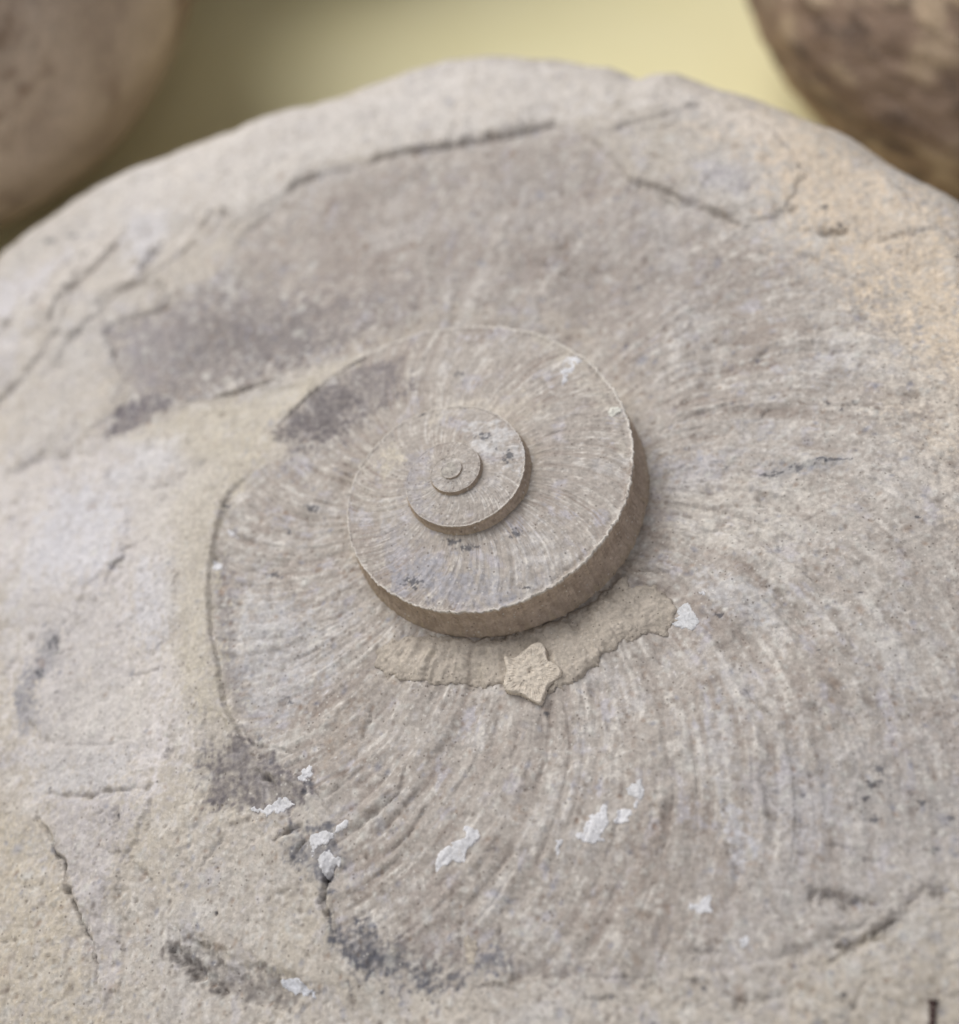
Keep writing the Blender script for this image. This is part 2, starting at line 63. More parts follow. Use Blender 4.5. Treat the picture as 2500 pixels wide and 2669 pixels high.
LINE = [([(-49.0,-27.74),(-48.26,-30.25),(-47.05,-31.47),(-45.86,-33.74),(-44.62,-34.49),(-44.07,-37.05),(-43.11,-38.99),(-41.94,-40.71),(-40.33,-43.43),(-39.64,-45.82),(-39.35,-47.77),(-38.76,-49.15)],0.36,0.95,1.2,'S'),([(-49.11,-27.95),(-48.65,-27.45),(-47.35,-27.31),(-44.93,-27.76),(-42.03,-28.2),(-39.23,-28.02),(-35.67,-28.28)],0.35,0.35,0.4,'G'),([(-47.3,-21.93),(-44.05,-22.35),(-40.85,-22.77),(-38.77,-22.71)],0.3,0.3,0.3,'G'),([(-39.54,0.8),(-41.42,1.05),(-41.43,-0.6),(-42.62,-1.38),(-43.5,-4.2)],0.28,0.4,0.4,'G'),([(-39.46,8.98),(-35.13,8.39)],0.6,0.3,0.3,'G'),([(-56.57,-12.63),(-55.19,-11.42),(-54.27,-10.61)],0.5,0.35,0.3,'G'),([(-39.44,-15.01),(-36.93,-15.19),(-34.48,-14.92)],0.3,0.25,0.3,'G'),([(-49.98,19.81),(-48.11,20.28),(-46.72,20.27)],0.5,0.4,0.4,'G'),([(-20.49,-35.36),(-19.6,-34.65),(-18.25,-33.99),(-16.9,-34.02)],0.4,0.6,0.6,'G'),([(-18.44,-37.51),(-17.78,-36.39),(-16.45,-34.75)],0.4,0.5,0.6,'G'),([(-13.38,-37.35),(-14.27,-38.81),(-14.93,-40.47),(-14.72,-42.0),(-14.04,-43.26)],0.4,1.0,0.9,'G'),([(-17.92,-26.68),(-21.15,-25.51),(-23.56,-25.19)],0.3,0.25,0.3,'G'),([(-22.76,-27.61),(-20.84,-29.08),(-19.89,-30.0)],0.4,0.7,0.7,'G'),([(-33.68,-25.15),(-32.25,-24.24)],0.7,0.45,0.4,'G'),([(-38.74,-32.96),(-38.15,-31.33),(-38.78,-29.98)],0.8,0.45,0.35,'G'),([(-38.66,-33.81),(-36.27,-35.7),(-34.69,-37.27),(-33.42,-38.19)],0.7,0.35,0.35,'G'),([(-40.9,-31.46),(-40.76,-30.41),(-39.8,-29.86)],0.4,0.3,0.3,'G'),([(-31.65,-43.85),(-29.72,-45.51),(-27.62,-46.78),(-26.0,-48.19),(-25.29,-49.71)],1.1,0.9,0.4,'G'),([(-29.8,-43.98),(-27.48,-44.71),(-25.15,-46.93),(-23.35,-48.15)],1.0,0.5,0.35,'G'),([(-26.7,-41.5),(-26.26,-40.95)],0.35,0.6,0.6,'G'),([(-35.96,-39.58),(-35.26,-39.24)],0.3,0.4,0.4,'G'),([(-50.93,-42.86),(-50.25,-42.3),(-49.24,-42.28)],0.5,0.5,0.4,'G'),([(-45.63,-44.24),(-44.99,-43.99)],0.3,0.5,0.5,'G'),([(-25.63,-33.46),(-24.02,-32.61),(-21.7,-32.24)],0.8,0.4,0.35,'G'),([(-28.51,-37.22),(-27.19,-35.33),(-25.61,-33.87)],0.4,0.25,0.3,'G'),([(-13.14,-35.06),(-10.73,-34.11),(-8.6,-32.68)],0.4,0.25,0.3,'G'),([(-15.71,57.09),(-11.38,57.85),(-4.89,57.43),(2.86,57.25),(5.64,57.25),(10.6,57.95)],0.8,0.9,0.55,'T'),([(-25.88,54.55),(-23.03,56.07),(-18.54,55.55)],0.9,0.7,0.4,'T'),([(-35.43,51.74),(-34.55,53.95),(-33.67,56.19),(-32.44,58.88)],0.9,0.5,0.2,'T'),([(15.13,54.64),(19.13,54.72),(21.8,55.11),(25.16,56.17),(28.52,57.24),(32.4,56.81),(34.78,54.64)],0.7,0.7,0.5,'T'),([(18.12,47.82),(20.55,45.11),(24.25,42.92),(27.19,40.13),(32.94,35.62)],0.6,0.6,0.4,'T'),([(21.73,53.74),(25.64,53.58),(27.71,55.11)],0.9,0.3,0.2,'G'),([(33.93,39.34),(36.09,42.58),(37.78,46.88)],1.2,0.4,0.25,'G'),([(-68.02,38.29),(-63.95,42.25),(-61.29,45.27),(-58.82,49.35),(-55.95,51.47)],1.2,0.9,0.5,'T'),([(-59.32,37.49),(-58.81,40.96),(-57.01,44.17),(-53.69,47.99),(-51.03,51.11),(-48.85,53.44)],1.2,0.9,0.5,'T'),([(-53.69,39.22),(-48.85,42.99),(-44.14,42.69),(-41.4,39.72)],1.4,0.6,0.35,'G'),([(-47.21,44.88),(-45.05,48.55),(-43.39,50.5)],1.1,0.6,0.45,'G'),([(-56.64,29.91),(-56.28,34.11),(-53.26,36.89)],1.2,0.5,0.35,'G'),([(-38.75,50.7),(-37.02,52.17),(-37.06,53.65)],0.9,0.5,0.4,'G'),([(-17.16,67.61),(-14.82,66.41),(-13.42,68.16)],1.2,0.4,0.2,'G'),([(-61.96,14.23),(-57.82,16.44),(-51.06,16.55)],1.6,0.5,0.3,'G'),([(18.09,60.33),(19.45,60.27),(20.63,60.24)],0.5,0.4,0.4,'G'),([(22.78,59.74),(24.81,60.05),(26.27,59.46)],0.5,0.4,0.4,'G'),([(41.24,32.21),(43.85,32.07),(45.63,32.26)],0.9,0.6,0.5,'G'),([(47.38,30.4),(50.02,30.69),(53.56,31.29),(55.27,31.3)],0.9,0.45,0.4,'G'),([(38.45,36.0),(40.07,37.06)],0.6,0.4,0.5,'G'),([(-9.91,-21.63),(-10.26,-23.19),(-10.79,-24.92),(-11.44,-26.03)],0.35,0.4,0.5,'G'),([(-12.12,-20.63),(-13.05,-22.35),(-13.99,-23.86)],0.35,0.25,0.4,'G'),([(-5.7,-28.03),(-6.26,-28.75),(-6.97,-31.15),(-8.26,-32.54),(-9.95,-33.87),(-11.93,-35.09)],0.28,0.25,0.4,'G'),([(-3.76,-32.49),(-4.67,-33.71),(-5.59,-35.27),(-7.34,-36.67),(-8.89,-37.58)],0.28,0.25,0.4,'G'),([(-6.72,-24.67),(-7.45,-26.74)],0.3,0.2,0.4,'G'),([(-1.34,-43.42),(-1.15,-45.22),(-1.31,-46.5)],0.3,0.35,0.3,'G'),([(2.64,-44.12),(2.64,-45.73),(2.74,-47.01),(3.35,-48.47)],0.3,0.4,0.2,'S'),([(-0.33,-51.76),(1.23,-51.98),(2.41,-52.49)],0.8,0.4,0.4,'G'),([(9.36,-50.74),(11.02,-51.1),(13.35,-51.26)],0.7,0.5,0.5,'G'),([(26.24,-22.3),(27.2,-23.37),(27.97,-24.41),(29.2,-26.05),(29.93,-27.25)],0.4,0.35,0.5,'G'),([(27.74,-31.36),(28.34,-33.43),(29.31,-35.15),(30.8,-36.54),(32.28,-37.91)],0.4,0.3,0.3,'S'),([(24.09,-36.62),(24.24,-38.28),(24.56,-39.92),(25.55,-41.41),(26.54,-42.89)],0.4,0.3,0.2,'S'),([(30.21,-42.37),(32.41,-43.08),(34.76,-43.63),(36.8,-44.0)],1.1,0.8,0.45,'G'),([(44.09,-41.83),(41.24,-43.34),(38.81,-44.53),(36.48,-46.18),(34.29,-46.9),(31.23,-48.2)],0.8,0.8,0.5,'G'),([(40.18,-43.94),(38.35,-45.46),(36.73,-46.66),(34.75,-47.07)],0.5,0.5,0.45,'G'),([(33.66,-47.96),(32.14,-48.53),(30.65,-48.95)],0.5,0.5,0.45,'G'),([(32.38,-38.4),(34.59,-39.13),(36.59,-40.0),(38.46,-40.55)],0.6,0.35,0.3,'G'),([(23.18,-52.09),(24.84,-51.68),(26.66,-51.28)],0.6,0.4,0.5,'G'),([(12.71,-49.93),(14.39,-49.83),(17.86,-49.95)],1.2,0.5,0.45,'G'),([(19.87,-48.01),(20.94,-47.27),(22.56,-47.48)],1.2,0.5,0.35,'G'),([(26.97,-50.07),(26.8,-48.84),(28.04,-47.96),(30.29,-48.02)],1.0,0.4,0.35,'G'),([(18.57,-49.51),(19.68,-49.85),(20.82,-49.89)],0.5,0.5,0.4,'G'),([(34.76,-9.02),(36.9,-9.52),(39.25,-10.91),(41.0,-12.41)],0.3,0.25,0.35,'G'),([(34.85,-5.27),(36.17,-5.13),(37.06,-5.48),(38.09,-6.08)],0.35,0.3,0.45,'G'),([(17.41,-8.82),(18.73,-9.31),(21.38,-9.77)],0.3,0.3,0.4,'G'),([(16.96,-10.12),(18.26,-10.92),(20.12,-11.57),(21.53,-13.03)],0.45,0.4,0.3,'G'),([(42.43,-0.32),(44.02,-0.81),(45.4,-1.44)],0.3,0.25,0.35,'G'),([(24.16,-17.31),(25.19,-18.03),(26.53,-19.18)],0.35,0.25,0.4,'G'),([(21.21,2.56),(23.88,3.32),(25.48,3.28)],0.3,0.2,0.35,'G'),([(21.73,1.24),(23.72,1.14),(26.09,1.1)],0.3,0.2,0.35,'G'),([(23.82,-2.71),(26.57,-2.43),(29.62,-2.89),(32.49,-2.87)],0.3,0.2,0.3,'G'),([(24.77,-5.41),(27.09,-5.28),(30.11,-5.6)],0.3,0.2,0.3,'G'),([(31.08,7.66),(33.02,9.02),(34.44,9.24)],0.35,0.25,0.3,'G'),([(36.44,9.35),(40.23,8.37),(44.91,7.49),(48.67,7.17)],0.3,0.2,0.3,'G'),([(32.28,15.26),(33.05,16.65),(34.16,17.45)],0.35,0.3,0.35,'G')]
CRUST = [[(-3.47,-38.32),(-2.87,-37.26),(-1.56,-36.85),(-0.42,-36.17),(-0.33,-35.28),(0.31,-35.23),(1.21,-36.01),(1.02,-36.44),(-0.47,-37.01),(-0.31,-37.52),(-0.72,-38.25),(-1.63,-38.27),(-2.38,-38.56),(-3.32,-39.0)],[(10.47,-36.5),(11.59,-35.08),(13.06,-34.02),(13.49,-34.23),(13.69,-35.31),(12.9,-36.63),(12.75,-37.28),(11.57,-37.97),(10.68,-37.18)],[(14.12,-35.52),(14.34,-34.65),(15.49,-34.37),(16.22,-33.88),(16.53,-34.62),(15.8,-35.1),(14.66,-36.21)],[(14.8,-32.7),(15.63,-32.12),(16.69,-32.1),(17.08,-32.86),(16.58,-33.73),(16.06,-33.69),(15.57,-33.11)],[(-22.77,-31.62),(-21.25,-31.58),(-20.11,-30.99),(-18.95,-31.12),(-18.04,-31.62),(-19.17,-32.3),(-21.01,-32.31)],[(-16.45,-36.12),(-16.0,-34.79),(-14.45,-34.55),(-14.01,-34.98),(-15.12,-36.04),(-15.79,-36.76)],[(-15.35,-37.19),(-14.25,-36.31),(-12.95,-37.39),(-13.39,-38.12),(-14.48,-38.99),(-15.13,-37.78)],[(-13.79,-34.8),(-12.9,-33.91),(-12.36,-33.96),(-12.69,-34.51),(-13.68,-34.91)],[(-17.7,-29.03),(-17.15,-28.47),(-16.3,-28.11),(-16.05,-28.66),(-16.9,-29.23)],[(10.96,14.3),(11.43,16.21),(12.95,16.34),(13.97,15.18),(12.59,13.63),(11.53,12.43)],[(16.5,7.38),(17.39,8.07),(17.79,7.4),(16.76,6.91)],[(21.08,-15.32),(21.85,-13.7),(22.78,-13.81),(23.72,-16.01),(22.37,-16.71),(21.51,-15.79)],[(20.29,-43.14),(21.24,-42.86),(22.15,-42.09),(22.33,-42.74),(22.11,-44.01),(20.77,-44.12)],[(24.01,-46.28),(25.23,-46.32),(24.91,-46.93),(24.41,-47.07)],[(-20.09,-47.79),(-18.59,-47.51),(-16.03,-48.74),(-16.03,-49.47),(-18.15,-48.99)],[(-1.19,-45.86),(-0.88,-45.07),(-0.33,-44.94),(-0.02,-45.76),(-0.02,-47.52),(-0.66,-47.81)],[(8.48,-37.23),(8.74,-37.24),(8.45,-38.88),(8.15,-38.86)],[(38.52,-17.95),(39.07,-17.78),(39.07,-18.35),(38.54,-18.43)],[(-27.98,0.71),(-27.36,0.48),(-26.57,-0.27),(-26.66,-0.62),(-27.64,-0.34)],[(-29.37,-3.48),(-28.68,-3.23),(-28.03,-3.81),(-28.09,-4.4),(-29.28,-4.34)],[(23.72,-12.52),(24.37,-12.59),(24.24,-13.01),(23.78,-12.95)],[(-16.74,-28.21),(-16.14,-28.26),(-16.01,-28.94),(-16.7,-28.99)]]
PLUG = [(-9.45,-15.47),(-6.58,-14.99),(-2.31,-15.27),(0.5,-15.67),(3.28,-15.7),(6.62,-15.14),(10.24,-13.74),(12.48,-12.69),(14.77,-10.84),(16.21,-9.69),(16.99,-10.75),(19.17,-11.14),(20.99,-12.6),(21.26,-14.49),(20.29,-16.82),(18.85,-16.31),(16.64,-17.22),(14.43,-18.36),(12.72,-20.27),(10.52,-21.83),(7.81,-22.19),(4.58,-21.64),(-0.91,-20.34),(-5.95,-19.92),(-9.67,-18.71)]
STAR = [(7.28,-17.38),(7.85,-17.36),(8.14,-17.83),(8.16,-18.62),(8.16,-19.37),(8.73,-19.48),(9.35,-19.84),(9.69,-20.44),(9.53,-20.93),(8.81,-21.24),(8.16,-21.59),(7.91,-22.1),(7.78,-22.62),(7.57,-23.19),(7.3,-23.58),(6.76,-23.19),(6.03,-22.68),(5.54,-22.24),(4.79,-22.17),(4.06,-22.09),(3.85,-21.54),(3.96,-20.85),(4.31,-20.21),(4.31,-19.53),(4.01,-18.9),(4.03,-18.36),(4.46,-18.73),(5.09,-18.99),(5.55,-18.44),(6.19,-18.12),(6.57,-17.74),(6.89,-17.49)]
SLIVER = [(39.78,-51.83),(40.15,-51.99),(40.53,-52.0),(40.04,-52.66),(39.79,-53.72),(39.42,-54.56)]
SLAB = [([(-54.1,-14.57),(-54.91,-4.19),(-53.76,11.06),(-48.81,12.27),(-42.07,6.48),(-41.68,-0.55),(-46.2,-3.05),(-47.9,-9.9),(-48.32,-16.02),(-46.22,-21.05),(-49.57,-21.2)],0.45,0.9),([(-44.66,11.4),(-40.81,16.61),(-35.18,14.91),(-32.08,10.71),(-36.83,9.3)],0.35,0.8),([(-39.78,-1.6),(-34.16,-2.12),(-32.8,-10.96),(-36.58,-13.01),(-39.55,-8.15)],0.35,0.6),([(-48.93,-21.86),(-36.82,-22.88),(-34.43,-28.13),(-47.33,-27.46)],0.3,0.35),([(-47.91,-28.0),(-34.37,-28.94),(-35.37,-31.75),(-38.02,-36.69),(-36.6,-46.72),(-38.46,-49.23),(-39.7,-45.06),(-42.81,-38.32),(-45.98,-32.79)],0.45,0.5),([(-69.89,39.2),(-63.95,42.25),(-61.29,45.27),(-58.82,49.35),(-55.71,52.38),(-57.41,37.91),(-60.95,31.78),(-66.99,26.43)],0.8,0.6),([(-58.9,37.39),(-56.17,43.95),(-48.85,53.44),(-45.21,49.54),(-47.21,44.88),(-51.47,40.01),(-54.56,35.44)],0.7,0.5),([(-50.46,54.87),(-43.98,57.06),(-35.01,54.57),(-35.3,50.73),(-42.98,45.17),(-47.13,44.39)],0.6,0.8),([(-34.89,53.55),(-32.44,58.88),(-23.51,61.5),(-16.21,64.68),(10.48,59.1),(10.6,57.95),(2.86,57.25),(-4.89,57.43),(-11.38,57.85),(-15.71,57.09),(-23.82,56.48),(-28.72,52.85),(-33.6,49.32)],0.8,0.5),([(14.48,55.4),(21.87,56.4),(28.57,57.93),(34.81,54.93),(38.18,50.59),(40.99,42.67),(37.81,36.1),(32.92,35.46),(28.99,39.26),(24.25,42.92),(20.55,45.11),(17.65,50.91)],0.7,0.6),([(21.73,53.74),(27.73,55.41),(33.39,53.44),(31.63,48.02),(26.43,46.19),(22.76,48.84)],0.4,0.7),([(33.93,39.34),(36.09,42.58),(37.78,46.88),(49.39,42.26),(56.58,28.75),(55.48,22.66),(47.64,30.57),(39.85,33.24)],0.6,1.2),([(29.54,-49.17),(36.13,-46.57),(44.14,-41.55),(47.14,-41.64),(44.71,-55.13),(26.18,-54.73)],0.5,0.8),([(-28.73,-20.67),(-24.25,-22.98),(-21.09,-28.14),(-16.45,-30.71),(-18.71,-32.97),(-25.72,-31.22),(-29.25,-27.14)],-0.5,0.5),([(-31.63,-42.22),(-24.08,-45.61),(-16.45,-48.38),(-18.57,-50.53),(-25.09,-49.05),(-30.86,-45.65)],-0.6,0.6),([(28.68,-48.93),(33.17,-48.63),(38.98,-45.36),(36.45,-44.42),(29.79,-47.25)],-0.45,0.7),([(-1.06,-46.94),(3.15,-46.26),(3.69,-49.36),(-0.7,-49.61)],0.5,0.25)]
SIL = [(-71.55,57.71),(-62.29,62.76),(-56.25,66.77),(-40.4,71.76),(-32.42,72.66),(-24.57,73.62),(-15.44,76.73),(-4.81,78.58),(2.72,76.4),(11.44,73.29),(18.42,70.12),(21.72,66.48),(26.52,66.82),(32.91,62.61),(38.91,57.28),(44.6,51.81),(49.91,45.78),(53.98,41.16),(57.88,35.93)]
cx, sx, cy, sy = math.cos(TX), math.sin(TX), math.cos(TY), math.sin(TY)
Rl = Matrix(((1,0,0),(0,cx,-sx),(0,sx,cx))) @ Matrix(((cy,0,sy),(0,1,0),(-sy,0,cy)))
ROCK = (Matrix.Translation((0,0,50*MM)) @ Matrix.Rotation(math.radians(40),4,'X')
        @ Matrix.Translation((AX*MM,AY*MM,0)) @ Rl.to_4x4())
RN = np.array(ROCK)

# ------------------------------------------------------------------ noise
_r = np.random.RandomState(7)
_perm = np.tile(_r.permutation(256), 3)
_g3 = _r.normal(size=(256,3)); _g3 /= np.linalg.norm(_g3,axis=1)[:,None]
_a = _r.rand(256)*TAU; _gx = np.cos(_a).astype(np.float32); _gy = np.sin(_a).astype(np.float32)
def pn(x, y, s=0):
    x = np.asarray(x, np.float32)+s*17.31; y = np.asarray(y, np.float32)-s*9.77
    xi = np.floor(x); yi = np.floor(y); fx = x-xi; fy = y-yi
    xi = xi.astype(np.int32) & 255; yi = yi.astype(np.int32) & 255
    u = fx*fx*fx*(fx*(fx*6-15)+10); v = fy*fy*fy*(fy*(fy*6-15)+10)
    p0 = _perm[xi]; p1 = _perm[xi+1]
    def g(p, yy, dx, dy):
        h = _perm[p+yy]; return _gx[h]*dx+_gy[h]*dy
    n0 = g(p0,yi,fx,fy)*(1-u)+g(p1,yi,fx-1,fy)*u
    n1 = g(p0,yi+1,fx,fy-1)*(1-u)+g(p1,yi+1,fx-1,fy-1)*u
    return (n0*(1-v)+n1*v)*1.5
def fbm(x, y, s=0, o=4, gain=.5):
    r = 0; a = 1; t = 0
    for i in range(o):
        r = r+a*pn(x*2**i, y*2**i, s+i); t += a; a *= gain
    return r/t*1.3
def pn3(p, s=0):
    p = p+s*7.7; pi = np.floor(p); f = p-pi; pi = pi.astype(int)&255
    u = f*f*f*(f*(f*6-15)+10); r = 0
    for i in (0,1):
        for j in (0,1):
            for k in (0,1):
                h = _perm[_perm[_perm[pi[:,0]+i]+pi[:,1]+j]+pi[:,2]+k]
                d = (_g3[h]*(f-[i,j,k])).sum(1)
                r = r+d*np.where(i,u[:,0],1-u[:,0])*np.where(j,u[:,1],1-u[:,1])*np.where(k,u[:,2],1-u[:,2])
    return r*1.5
def lin(c):
    c = np.array(c, float)/255
    return np.where(c <= .04045, c/12.92, ((c+.055)/1.055)**2.4)
def sdist(x, y, poly):                                  # signed distance, positive inside
    P = np.array(poly); n = len(P)
    d = np.full(x.shape, 1e9); ins = np.zeros(x.shape, bool)
    for i in range(n):
        ax, ay = P[i]; bx, by = P[(i+1) % n]
        ex, ey = bx-ax, by-ay; L = ex*ex+ey*ey+1e-12
        t = np.clip(((x-ax)*ex+(y-ay)*ey)/L, 0, 1)
        d = np.minimum(d, (x-ax-t*ex)**2+(y-ay-t*ey)**2)
        c = (ay > y) != (by > y)
        if abs(ey) > 1e-9: ins ^= c & (x < ex*(y-ay)/ey+ax)
    d = np.sqrt(d); return np.where(ins, d, -d)
def near(x, y, pts, m):
    P = np.array(pts)
    return np.where((x > P[:,0].min()-m) & (x < P[:,0].max()+m) & (y > P[:,1].min()-m) & (y < P[:,1].max()+m))
def smooth_line(pts, n=4):                              # Catmull-Rom through the points
    P = np.array([pts[0]]+list(pts)+[pts[-1]], float); out = []
    for i in range(1, len(P)-2):
        for k in range(n):
            t = k/n; a, b, c, d = P[i-1:i+3]
            out.append(.5*((2*b)+(c-a)*t+(2*a-5*b+4*c-d)*t*t+(-a+3*b-3*c+d)*t**3))
    out.append(P[-2]); return np.array(out)

# ------------------------------------------------------------------ surface colour and relief, all as functions of place on the stone
def growth(t, s, ri):                                   # growth lines of the shell, swept back towards the rim
    ph = (t+.30*np.clip(s,0,1.6)**1.4)*14
    k = np.clip(ri/15, .12, 1.15)
    ph = ph+.10*pn(ph*.3, s*3, 71)
    L_ = s*ri/4
    a = pn(ph*.5, L_*.30, 3)*.20+pn(ph*1.35, L_*.28, 4)*.24+pn(ph*3.1, L_*.5, 5)*.08+pn(ph*6.5, L_*1.0, 6)*.02
    rg = 1-np.abs(pn(ph*1.0, L_*.25, 8))*2
    a = a*1.2-.24*np.clip(rg-.74,0,1)*2.2
    return a*k, ph
def relief_shell(x, y, t, s, ri):
    a, ph = growth(t, s, ri)
    m = .45+.85*sstep(-.4,.35,fbm(x*.09,y*.09,41,3))
    fade = sstep(-.02,.12,s)
    up = 1-.65*sstep(rad(20),rad(55),(t+TAU) % TAU)*sstep(rad(165),rad(125),(t+TAU) % TAU)
    brk = .5+.65*sstep(-.3,.35,fbm(x*.5,y*.5,42,3))
    return a*m*fade*1.05*up*brk*(1-.6*sstep(40,56,np.hypot(x,y)))+fbm(x*.35,y*.35,31,3)*.24*np.clip(ri/10,.2,1)+fbm(x*.10,y*.10,33,2)*.9*np.clip((ri-9)/8,0,1)*sstep(.02,.3,s)*sstep(1.0,.8,s)+fbm(x*1.5,y*1.5,32,3)*.06*np.clip(ri/8,.3,1)
def relief_matrix(x, y):
    n = fbm(x*.06,y*.06,11,3)*.9
    b = fbm(x*.22+.4*pn(x*.1,y*.1,12),y*.22,13,4)
    rg = 1-np.abs(fbm(x*.14+y*.05,y*.14-x*.03,14,4))*2.6
    return n+b*.30-.25*np.clip(rg-.72,0,1)*2+fbm(x*.9,y*.9,15,4)*.075+fbm(x*2.6,y*2.6,16,2)*.03

def mixc(c, col, m):
    c += (lin(col)-c)*m[...,None]
def grey(c, k):
    l = c@np.array([.3,.55,.15]); c += (l[...,None]*np.array([1.03,.988,.992])-c)*k
def apply_marks(c, x, y):
    wob = fbm(x*.5,y*.5,51,4)
    fine = fbm(x*1.6,y*1.6,52,3)
    for pts, col, soft, k in TINT:
        i = near(x, y, pts, soft*1.5)
        if not len(i[0]): continue
        sd = sdist(x[i], y[i], pts)+wob[i]*soft*.9+fine[i]*soft*.45
        m = sstep(-soft*.7, soft*.8, sd+fine[i]*(.5+.35*soft)+.5*wob[i])*k*(.78+.6*fine[i]+.4*wob[i])
        sub = c[i]; sub += (lin(col)-sub)*np.clip(m,0,1)[:,None]; c[i] = sub
    v = pn(x*1.7+y*.3,y*2.6,53)+.7*pn(x*4,y*5,54)
    for q, (px, py, ax, ay, bx, by) in enumerate(STAIN):
        R = math.hypot(ax,ay)+math.hypot(bx,by)
        i = near(x, y, [(px,py)], R*1.3)
        if not len(i[0]): continue
        dx = x[i]-px; dy = y[i]-py; det = ax*by-ay*bx
        u = (dx*by-dy*bx)/det; w_ = (dy*ax-dx*ay)/det
        rr = np.sqrt(u*u+w_*w_)
        m = sstep(.12,.42, (1.05-rr)*.6+v[i]*.42-.05)*sstep(1.35,.9,rr)*.8
        sub = c[i]; sub += (lin((82,84,94))-sub)*m[:,None]; c[i] = sub

def colour_shell(x, y, t, s, ri):
    _, ph = growth(t, s, ri)
    n1 = fbm(x*.12,y*.12,21,3); L_ = s*ri/4; st = (1-.6*sstep(40,56,np.hypot(x,y)))*(.7*pn(ph*1.35, L_*.28, 4)+.6*pn(ph*3.1, L_*.5, 5)+.5*pn(ph*.8, L_*.4, 22)+.25*pn(ph*7, L_*1.6, 20))
    mot = fbm(x*.8,y*.8,24,4); fin = pn(x*3.2,y*3.2,25)
    c = np.empty(x.shape+(3,)); c[:] = lin((174,163,152))
    mixc(c, (163,147,135), sstep(.0,.75, n1*.9-st*.6+.05)*.7)
    mixc(c, (186,183,185), sstep(.1,.8,-n1*.7+st*.5+mot*.6)*.75)
    mixc(c, (206,197,183), sstep(.2,.75, mot*.8+fin*.3+st*.5)*.7)
    mixc(c, (150,141,135), sstep(.35,.9,-mot*.6-fin*.5+.2*st)*.6)
    mixc(c, (146,129,116), sstep(.45,1.0, -st)*.45)
    m2 = fbm(x*.30,y*.30,201,4); m3 = (.55*fbm(x*1.4,y*1.4,202,3)+.6*pn(ph*4.2, L_*1.5, 205))*(.45+.9*sstep(-.25,.3,fbm(x*.16,y*.16,206,2)))
    mixc(c, (216,209,198), sstep(.14,.55, m2*.6+m3*.7+.18*st-.04)*.62)
    mixc(c, (181,177,190), sstep(.15,.5,-m2*.8+m3*.4-.05)*.6)
    mixc(c, (158,138,124), sstep(.18,.55,-m3*.8-m2*.3-.2*st)*.5)
    mixc(c, (190,176,150), sstep(.22,.0, s+.15*mot)*.5*sstep(-.2,.5,n1+mot))
    g = pn(x*2.1,y*2.4,27); mixc(c, (206,203,200), sstep(.62,.8,g)*.55)
    g = pn(x*2.3,y*2.9,28); mixc(c, (108,104,104), sstep(.68,.86,g)*.6)
    return c
def colour_matrix(x, y):
    n1 = fbm(x*.07,y*.07,81,3); n2 = fbm(x*.25,y*.25,82,4); mot = fbm(x*.9,y*.9,83,4); fin = pn(x*3,y*3,84)
    c = np.empty(x.shape+(3,)); c[:] = lin((190,179,165))
    mixc(c, (200,187,165), sstep(-.1,.6,n1+.3*n2)*.7)
    mixc(c, (196,190,184), sstep(.05,.7,-n1+.5*n2)*.85)
    mixc(c, (168,152,132), sstep(.25,.9,n2*.8+mot*.5)*.55)
    mixc(c, (160,152,146), sstep(.3,.9,-mot-.2*fin)*.45)
    mixc(c, (208,200,186), sstep(.35,.9,mot+.3*fin)*.45)
    m2 = fbm(x*.35,y*.35,203,4); m3 = fbm(x*1.3,y*1.3,204,3)
    mixc(c, (214,208,200), sstep(.1,.5, m2*.8+m3*.4)*.55); mixc(c, (190,186,194), sstep(.15,.5,-m2*.8+m3*.3)*.5)
    g = pn(x*1.5,y*2.1,87)+.3*mot; mixc(c, (112,104,96), sstep(.66,.85,g)*.55)
    g = pn(x*1.9,y*1.7,88); mixc(c, (178,146,108), sstep(.6,.9,g)*.35)
    return c

EDGE = [(-180,88),(-160,84),(-135,84),(-110,82),(-90,80),(-60,85),(-30,80),(-10,74),(10,70)]+\
       sorted((math.degrees(math.atan2(b,a)), math.hypot(a,b)) for a,b in SIL)+[(150,94),(165,92),(180,88)]
def edge_drop(x, y):
    r = np.hypot(x,y); th = np.degrees(np.arctan2(y,x))
    re = np.interp(th, [e[0] for e in EDGE], [e[1] for e in EDGE])
    W, hR = 12., 15.
    t = (r-(re-.50*W))/W
    tt = np.clip(t,0,.97)
    return hR*(1-np.sqrt(1-tt*tt))+np.clip(t-.97,0,None)*W*5

